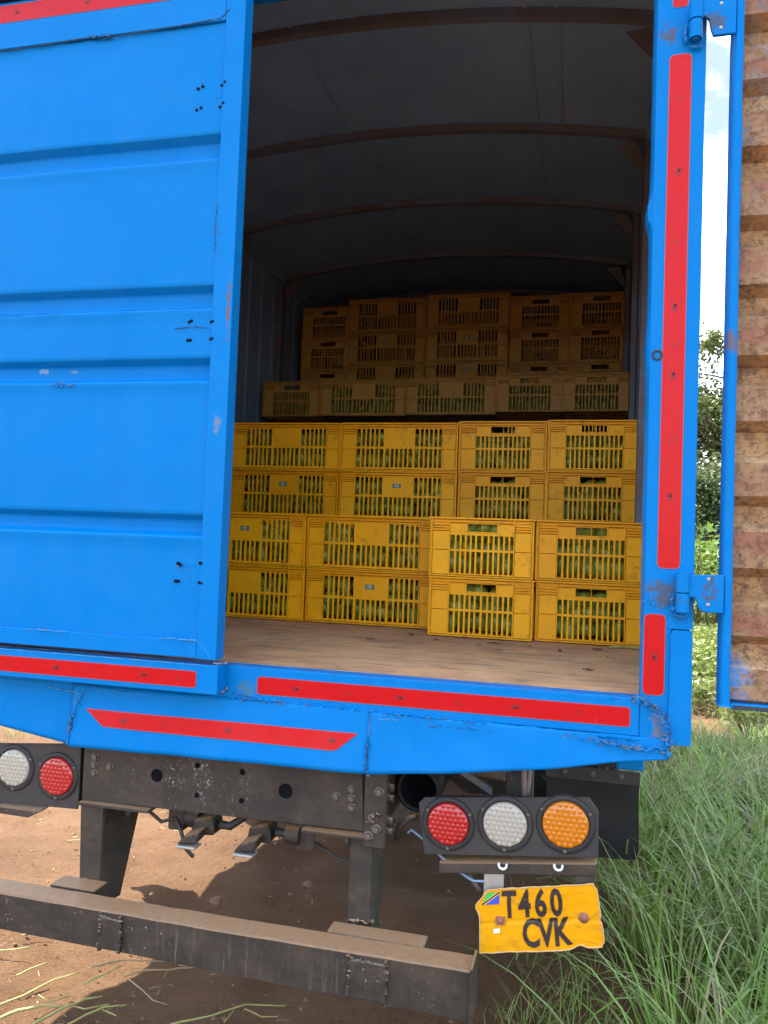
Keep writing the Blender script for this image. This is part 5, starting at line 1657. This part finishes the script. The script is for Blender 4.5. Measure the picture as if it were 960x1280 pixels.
# ------------------------------------------------------------------ grass
def ribbon_mesh(name, base, az, length, width, lean, curl, tone, mat, seg=5):
    """many grass blades as one mesh; arrays of one value per blade"""
    n = len(az)
    t = np.linspace(0, 1, seg + 1)
    verts = np.zeros((n, seg + 1, 2, 3))
    dirx, diry = np.cos(az), np.sin(az)
    sx, sy = -diry, dirx
    px = base[:, 0].copy(); py = base[:, 1].copy(); pz = np.full(n, -0.02)
    ang = lean.copy()
    for i, tt in enumerate(t):
        w = width * (1 - tt) ** 0.7 * (0.55 + 0.9 * min(tt * 4, 1) * 0.5) + 0.0003
        for k, s in ((0, -0.5), (1, 0.5)):
            verts[:, i, k, 0] = px + sx * w * s
            verts[:, i, k, 1] = py + sy * w * s
            verts[:, i, k, 2] = pz
        st = length / seg
        px = px + dirx * np.sin(ang) * st; py = py + diry * np.sin(ang) * st; pz = pz + np.cos(ang) * st
        ang = ang + curl / seg * (0.5 + tt * 1.2)
        low = pz < 0.004
        pz = np.where(low, 0.004, pz)
    v = verts.reshape(-1, 3)
    f = np.zeros((n, seg, 4), dtype=np.int64)
    b = np.arange(n)[:, None] * (seg + 1) * 2; i = np.arange(seg)[None, :] * 2
    f[:, :, 0] = b + i; f[:, :, 1] = b + i + 1; f[:, :, 2] = b + i + 3; f[:, :, 3] = b + i + 2
    return fast_mesh(name, v, f.reshape(-1, 4), np.repeat(tone, seg), mat)
def fast_mesh(name, v, f, tone, mat, smooth=True):
    me = bpy.data.meshes.new(name)
    nf, k = f.shape
    me.vertices.add(len(v)); me.vertices.foreach_set('co', v.ravel())
    me.loops.add(nf * k); me.loops.foreach_set('vertex_index', f.ravel().astype(np.int32))
    me.polygons.add(nf)
    me.polygons.foreach_set('loop_start', np.arange(0, nf * k, k, dtype=np.int32))
    me.update(calc_edges=True)
    me.polygons.foreach_set('use_smooth', np.full(nf, smooth))
    at = me.attributes.new('tone', 'FLOAT', 'FACE'); at.data.foreach_set('value', tone.astype(np.float32))
    me.materials.append(M[mat])
    return me
rs = np.random.RandomState(12)
def clumps(n_clump, per, region, spread, lmin, lmax):
    bx, by, cl, ca = [], [], [], []
    while len(bx) < n_clump:
        x, y = region()
        if x is None: continue
        bx.append(x); by.append(y)
    bx, by = np.array(bx), np.array(by)
    k = np.repeat(np.arange(n_clump), per)
    n = len(k)
    off = rs.normal(0, spread, (n, 2))
    base = np.stack([bx[k] + off[:, 0], by[k] + off[:, 1]], 1)
    out = np.arctan2(off[:, 1], off[:, 0])
    bend = rs.uniform(0, 6.28, n_clump)[k]
    az = np.where(rs.rand(n) < 0.62, out + rs.normal(0, 0.7, n), bend + rs.normal(0, 0.6, n))
    ln = rs.uniform(lmin, lmax, n_clump)[k] * rs.uniform(0.55, 1.15, n)
    ct = rs.uniform(-0.16, 0.16, n_clump)[k]
    ln = ln * np.interp(base[:, 1], [0, 2.6, 3.8, 6], [1.08, 1.0, 0.62, 0.5])
    return base, az, ln, ct
def near_region():
    # tall grass beside and behind the truck's right side
    y = rs.uniform(-0.7, 6.4)
    left = np.interp(y, [-0.7, 0.7, 1.1, 1.6, 2.2, 3.2, 6.5], [0.42, 0.24, 0.15, 0.13, 0.20, 0.36, 0.60])
    x = rs.uniform(left, 2.9)
    if 3.55 < y < 4.35 and x < 0.74 + 0.1 * math.sin(y * 7): return None, None
    if 5.0 < y < 6.4 and x < 1.5 + 0.1 * math.sin(y * 5): return None, None
    return x, y
b, az, ln, ct = clumps(600, 40, near_region, 0.062, 0.30, 0.66)
n = len(az)
tone = np.where(ct > 0.0, np.clip(0.70 + rs.normal(0, 0.10, n), 0.54, 0.87), np.clip(0.27 + rs.normal(0, 0.12, n), 0.02, 0.46))
dry = rs.rand(n) < 0.08
tone[dry] = rs.uniform(0.9, 1.0, dry.sum())
me = ribbon_mesh('grass', b, az, ln, 0.0055 + 0.011 * rs.rand(n) ** 1.5, rs.uniform(0.02, 0.6, n), rs.uniform(0.5, 2.9, n), tone, 'grass', 6)
o = bpy.data.objects.new('grass', me); COL.objects.link(o)
tag(o, 'tall arching grass growing along the right side of the truck', kind='stuff')
# short straggling grass at its margin, under the plate and in the far left sun
def margin():
    r = rs.rand()
    if r < 0.16:
        y = rs.uniform(0.4, 1.5); return rs.uniform(-0.22, 0.15), y
    if r < 0.60:
        return rs.normal(-0.36, 0.05), rs.normal(2.0, 0.1)
    if r < 0.80:
        x = rs.uniform(-6.5, -3.2); y = rs.uniform(3.0, 7.5); return x, y
    return rs.uniform(0.3, 1.6), rs.uniform(4.2, 6.4)
b, az, ln, ct = clumps(170, 12, margin, 0.03, 0.08, 0.22)
n = len(az)
tone = np.clip(0.5 + ct + rs.normal(0, 0.2, n), 0.02, 0.99)
me = ribbon_mesh('short_grass', b, az, ln, rs.uniform(0.002, 0.005, n), rs.uniform(0.1, 0.7, n), rs.uniform(0.3, 1.6, n), tone, 'grass', 5)
o = bpy.data.objects.new('short_grass', me); COL.objects.link(o)
tag(o, 'sparse short grass tufts on bare dirt', kind='stuff')
# airy seed heads above the grass
m_v, m_f, m_t = [], [], []
for i in range(760):
    x, y = near_region()
    if x is None or x < 0.30 or y < 1.3: continue
    h = rs.uniform(0.42, 0.78); a = rs.uniform(0, 6.28); ln_ = rs.uniform(0.05, 0.25)
    top = np.array([x + ln_ * math.cos(a), y + ln_ * math.sin(a), h]); bot = np.array([x, y, 0.0])
    mid = (top + bot) / 2 + np.array([0, 0, 0.06])
    def thin(p, q, w, t):
        k = len(m_v); d = rs.normal(0, 1, 3); d /= np.linalg.norm(d)
        m_v.extend([p - d * w, p + d * w, q + d * w * 0.5, q - d * w * 0.5]); m_f.append((k, k + 1, k + 2, k + 3)); m_t.append(t)
    thin(bot, mid, 0.0010, 0.93); thin(mid, top, 0.0008, 0.95)
    for j in range(16):
        u = rs.uniform(0.45, 1.0); p = mid + (top - mid) * u
        q = p + np.array([rs.normal(0, 0.035), rs.normal(0, 0.035), rs.uniform(0.0, 0.05)]) * (1.2 - 0.6 * u)
        thin(p, q, 0.0005, 0.95); thin(q, q + np.array([0, 0, 0.006]) + rs.normal(0, 0.002, 3), 0.0015, 0.96)
me = fast_mesh('seed_heads', np.array(m_v), np.array(m_f), np.array(m_t), 'grass')
o = bpy.data.objects.new('seed_grass', me); COL.objects.link(o)
tag(o, 'fine airy seed heads standing above the tall grass', kind='stuff')

# ------------------------------------------------------------------ weeds, crop, trees
def leaf_cloud(centres, size, up=0.3, seed=1, fold=True):
    """leaf shaped faces (two triangles folded on the midrib as one quad) at the given points"""
    q = np.random.RandomState(seed); n = len(centres)
    a = q.normal(0, 1, (n, 3)); a[:, 2] = a[:, 2] * 0.6 - 0.15; a /= np.linalg.norm(a, axis=1)[:, None]
    up_v = np.array([0, 0, 1.0]) + q.normal(0, up, (n, 3))
    b = np.cross(a, up_v); b /= np.linalg.norm(b, axis=1)[:, None] + 1e-9
    s = (size * q.uniform(0.6, 1.25, n))[:, None]
    c = np.asarray(centres)
    nrm = np.cross(b, a)
    v = np.stack([c, c + a * s * 0.5 + b * s * 0.27 + nrm * s * 0.05, c + a * s, c + a * s * 0.5 - b * s * 0.27 + nrm * s * 0.05], 1).reshape(-1, 3)
    f = np.arange(n * 4).reshape(n, 4)
    return v, f
def tree(name, x, y, h, rad, crown_base, n_limb, n_leaf, leaf, label, mat, seed, sparse=0.0, group='trees beyond the field'):
    rr = random.Random(seed); root = empty(name, (x, y, 0))
    m = MB(); tips = []
    tp = [Vector((0, 0, -0.1))]
    for k in range(1, 8):
        tp.append(Vector((nz(k, seed, 0, 0.7) * 0.35, nz(k, seed, 5, 0.7) * 0.35, h * 0.85 * k / 7)))
    r0 = 0.028 * h
    m.tube(tp, [r0 * (1 - 0.85 * k / 7) for k in range(8)], 9)
    for i in range(n_limb):
        u = rr.uniform(crown_base, 0.98); kk = u * 7; k0 = min(6, int(kk)); st = tp[k0].lerp(tp[k0 + 1], kk - k0)
        az_ = rr.uniform(0, 6.28); L = rad * rr.uniform(0.55, 1.05) * (1.15 - 0.55 * (u - crown_base) / (1 - crown_base)); el = rr.uniform(0.15, 0.9)
        d = Vector((math.cos(az_) * math.cos(el), math.sin(az_) * math.cos(el), math.sin(el)))
        p = [st]
        for k in range(1, 5):
            p.append(st + d * L * k / 4 + Vector((rr.uniform(-1, 1), rr.uniform(-1, 1), rr.uniform(-0.5, 1))) * L * 0.06 * k)
        rb = r0 * 0.32 * (1 - 0.5 * u)
        m.tube(p, [rb, rb * 0.75, rb * 0.5, rb * 0.3, rb * 0.12], 5)
        tips.append((p, L))
        for j in range(3):
            a = p[rr.randint(1, 3)]
            e = a + Vector((rr.gauss(0, 1), rr.gauss(0, 1), rr.gauss(0.4, 0.6))).normalized() * L * rr.uniform(0.25, 0.5)
            m.tube([a, a.lerp(e, 0.5) + Vector((0, 0, 0.03)), e], [rb * 0.4, rb * 0.25, rb * 0.08], 4)
            tips.append(([a, a.lerp(e, 0.5), e], L * 0.4))
    tr = m.build('trunk', 'bark', root); tr.location = (0, 0, 0)
    q = np.random.RandomState(seed); pts = []; tone = []
    per = max(1, n_leaf // len(tips))
    for p, L in tips:
        cl = q.uniform(-0.18, 0.18)
        ncl = 3
        for c in range(ncl):
            u = q.uniform(0.35, 1.0) * (len(p) - 1); k0 = min(len(p) - 2, int(u)); cpt = np.array(p[k0].lerp(p[k0 + 1], u - k0))
            sp = L * (0.13 if sparse else 0.22) + 0.06
            if q.rand() < sparse: continue
            k = max(2, per // ncl)
            pts.append(cpt + q.normal(0, sp, (k, 3))); tone.append(np.clip(0.45 + cl + q.normal(0, 0.2, k), 0, 1))
    pts = np.concatenate(pts); tone = np.concatenate(tone)
    v, f = leaf_cloud(pts, np.full(len(pts), leaf), 0.5, seed)
    me = fast_mesh('crown', v, f, tone, mat, False)
    c = bpy.data.objects.new('crown', me); COL.objects.link(c); c.parent = root
    tag(root, label, 'tree', group)
    return root
tree('tree', 3.9, 21.0, 8.8, 2.4, 0.2, 40, 15000, 0.16, 'tall airy tree with thin crown seen between post and open door', 'tree_a', 3, 0.30)
tree('tree', 2.7, 22.5, 6.9, 2.2, 0.2, 36, 13000, 0.16, 'olive green tree behind the blue post, left of the airy tree', 'tree_a', 4, 0.15)
tree('tree', 4.9, 23.5, 6.2, 2.2, 0.15, 36, 11000, 0.14, 'dense dark tree behind the airy tree and the open door', 'tree_b', 5, 0.0)
tree('bush', 3.2, 19.0, 3.6, 1.7, 0.08, 40, 12000, 0.12, 'dense round bush at the foot of the trees', 'tree_b', 6, 0.0)
tree('bush', 5.0, 18.6, 3.4, 1.6, 0.08, 36, 10000, 0.12, 'dense bush right of the round one, mostly behind the door', 'tree_b', 7, 0.0)
tree('tree', 7.6, 22.0, 7.4, 2.5, 0.2, 32, 8000, 0.14, 'tree hidden behind the open rusty door', 'tree_a', 8, 0.1)
tree('bush', 1.3, 20.0, 3.4, 1.6, 0.08, 32, 8000, 0.12, 'bush hidden behind the truck side', 'tree_b', 9, 0.0)

def crop_plant_mesh(seed):
    q = np.random.RandomState(seed); pts = []
    for s in range(7):
        a = q.uniform(0, 6.28); L = q.uniform(0.2, 0.45)
        k = 26; u = q.uniform(0.25, 1.0, k)
        pts.append(np.stack([L * u * math.cos(a) + q.normal(0, 0.09, k), L * u * math.sin(a) + q.normal(0, 0.09, k), u * q.uniform(1.5, 2.15) + q.normal(0, 0.05, k)], 1))
    pts = np.concatenate(pts)
    v, f = leaf_cloud(pts, np.full(len(pts), 0.20), 0.5, seed)
    tone = np.clip(q.normal(0.5, 0.25, len(pts)), 0, 1)
    return fast_mesh('foliage', v, f, tone, 'crop', False)
def crop_stem_mesh(seed):
    q = random.Random(seed); m = MB()
    for s in range(4):
        a = q.uniform(0, 6.28)
        m.tube([(0, 0, -0.02), (0.12 * math.cos(a), 0.12 * math.sin(a), 0.7), (0.3 * math.cos(a), 0.3 * math.sin(a), 1.6)], [0.018, 0.012, 0.005], 5)
    return m.mesh('stem', 'stem')
CF = [(crop_plant_mesh(i), crop_stem_mesh(i)) for i in range(4)]
k = 0
for row in range(4):
    for j in range(11):
        x = 0.9 + j * 0.52 + rnd.uniform(-0.1, 0.1); y = 14.6 + row * 0.85 + rnd.uniform(-0.15, 0.15)
        root = empty('crop_plant', (x, y, 0), rnd.uniform(0, 6.28))
        s = rnd.uniform(0.82, 1.05); root.scale = (s, s, s)
        fo, stm = CF[k % 4]; k += 1
        for nm, me in (('foliage', fo), ('stem', stm)):
            o = bpy.data.objects.new(nm, me); COL.objects.link(o); o.parent = root
        tag(root, 'bright green leafy crop plant standing in the field beyond the grass', 'plant', 'crop plants in the field')
# low leafy weeds between the grass and the crop
q = np.random.RandomState(4)
n = 26000
yy = 5.6 + 9.2 * q.rand(n) ** 1.3; xx = (0.13 * (yy + 2) - 1.0) + q.uniform(0, 1, n) * (2.2 + 0.10 * yy)
hh = 0.10 + 0.32 * np.array([max(0.0, mnoise.noise(Vector((a * 0.9, b * 0.9, 0))) + 0.45) for a, b in zip(xx, yy)])
keep = ~((yy < 6.5) & (xx < 1.3))
pts = np.stack([xx, yy, hh * q.rand(n) ** 0.6 * 1.1], 1)[keep]
v, f = leaf_cloud(pts, np.full(len(pts), 0.085), 0.5, 5)
me = fast_mesh('weeds', v, f, np.clip(q.normal(0.55, 0.25, len(pts)), 0, 1), 'weeds', False)
o = bpy.data.objects.new('weeds', me); COL.objects.link(o)
tag(o, 'low leafy weeds on sunlit ground between grass and crop', kind='stuff')
def far_region():
    y = rs.uniform(5.6, 13.5); x = rs.uniform(0.12 * (y + 2) - 0.7, 0.30 * (y + 2) + 0.6)
    if y < 6.4 and x < 1.4: return None, None
    return x, y
b, az, ln, ct = clumps(520, 16, far_region, 0.08, 0.2, 0.45)
n = len(az)
tone = np.clip(0.62 + ct + rs.normal(0, 0.2, n), 0.02, 1.0)
me = ribbon_mesh('meadow_grass', b, az, ln, rs.uniform(0.004, 0.010, n), rs.uniform(0.05, 0.6, n), rs.uniform(0.3, 1.8, n), tone, 'grass', 4)
o = bpy.data.objects.new('meadow_grass', me); COL.objects.link(o)
tag(o, 'sunlit grass tufts beyond the bare patch at right', kind='stuff')
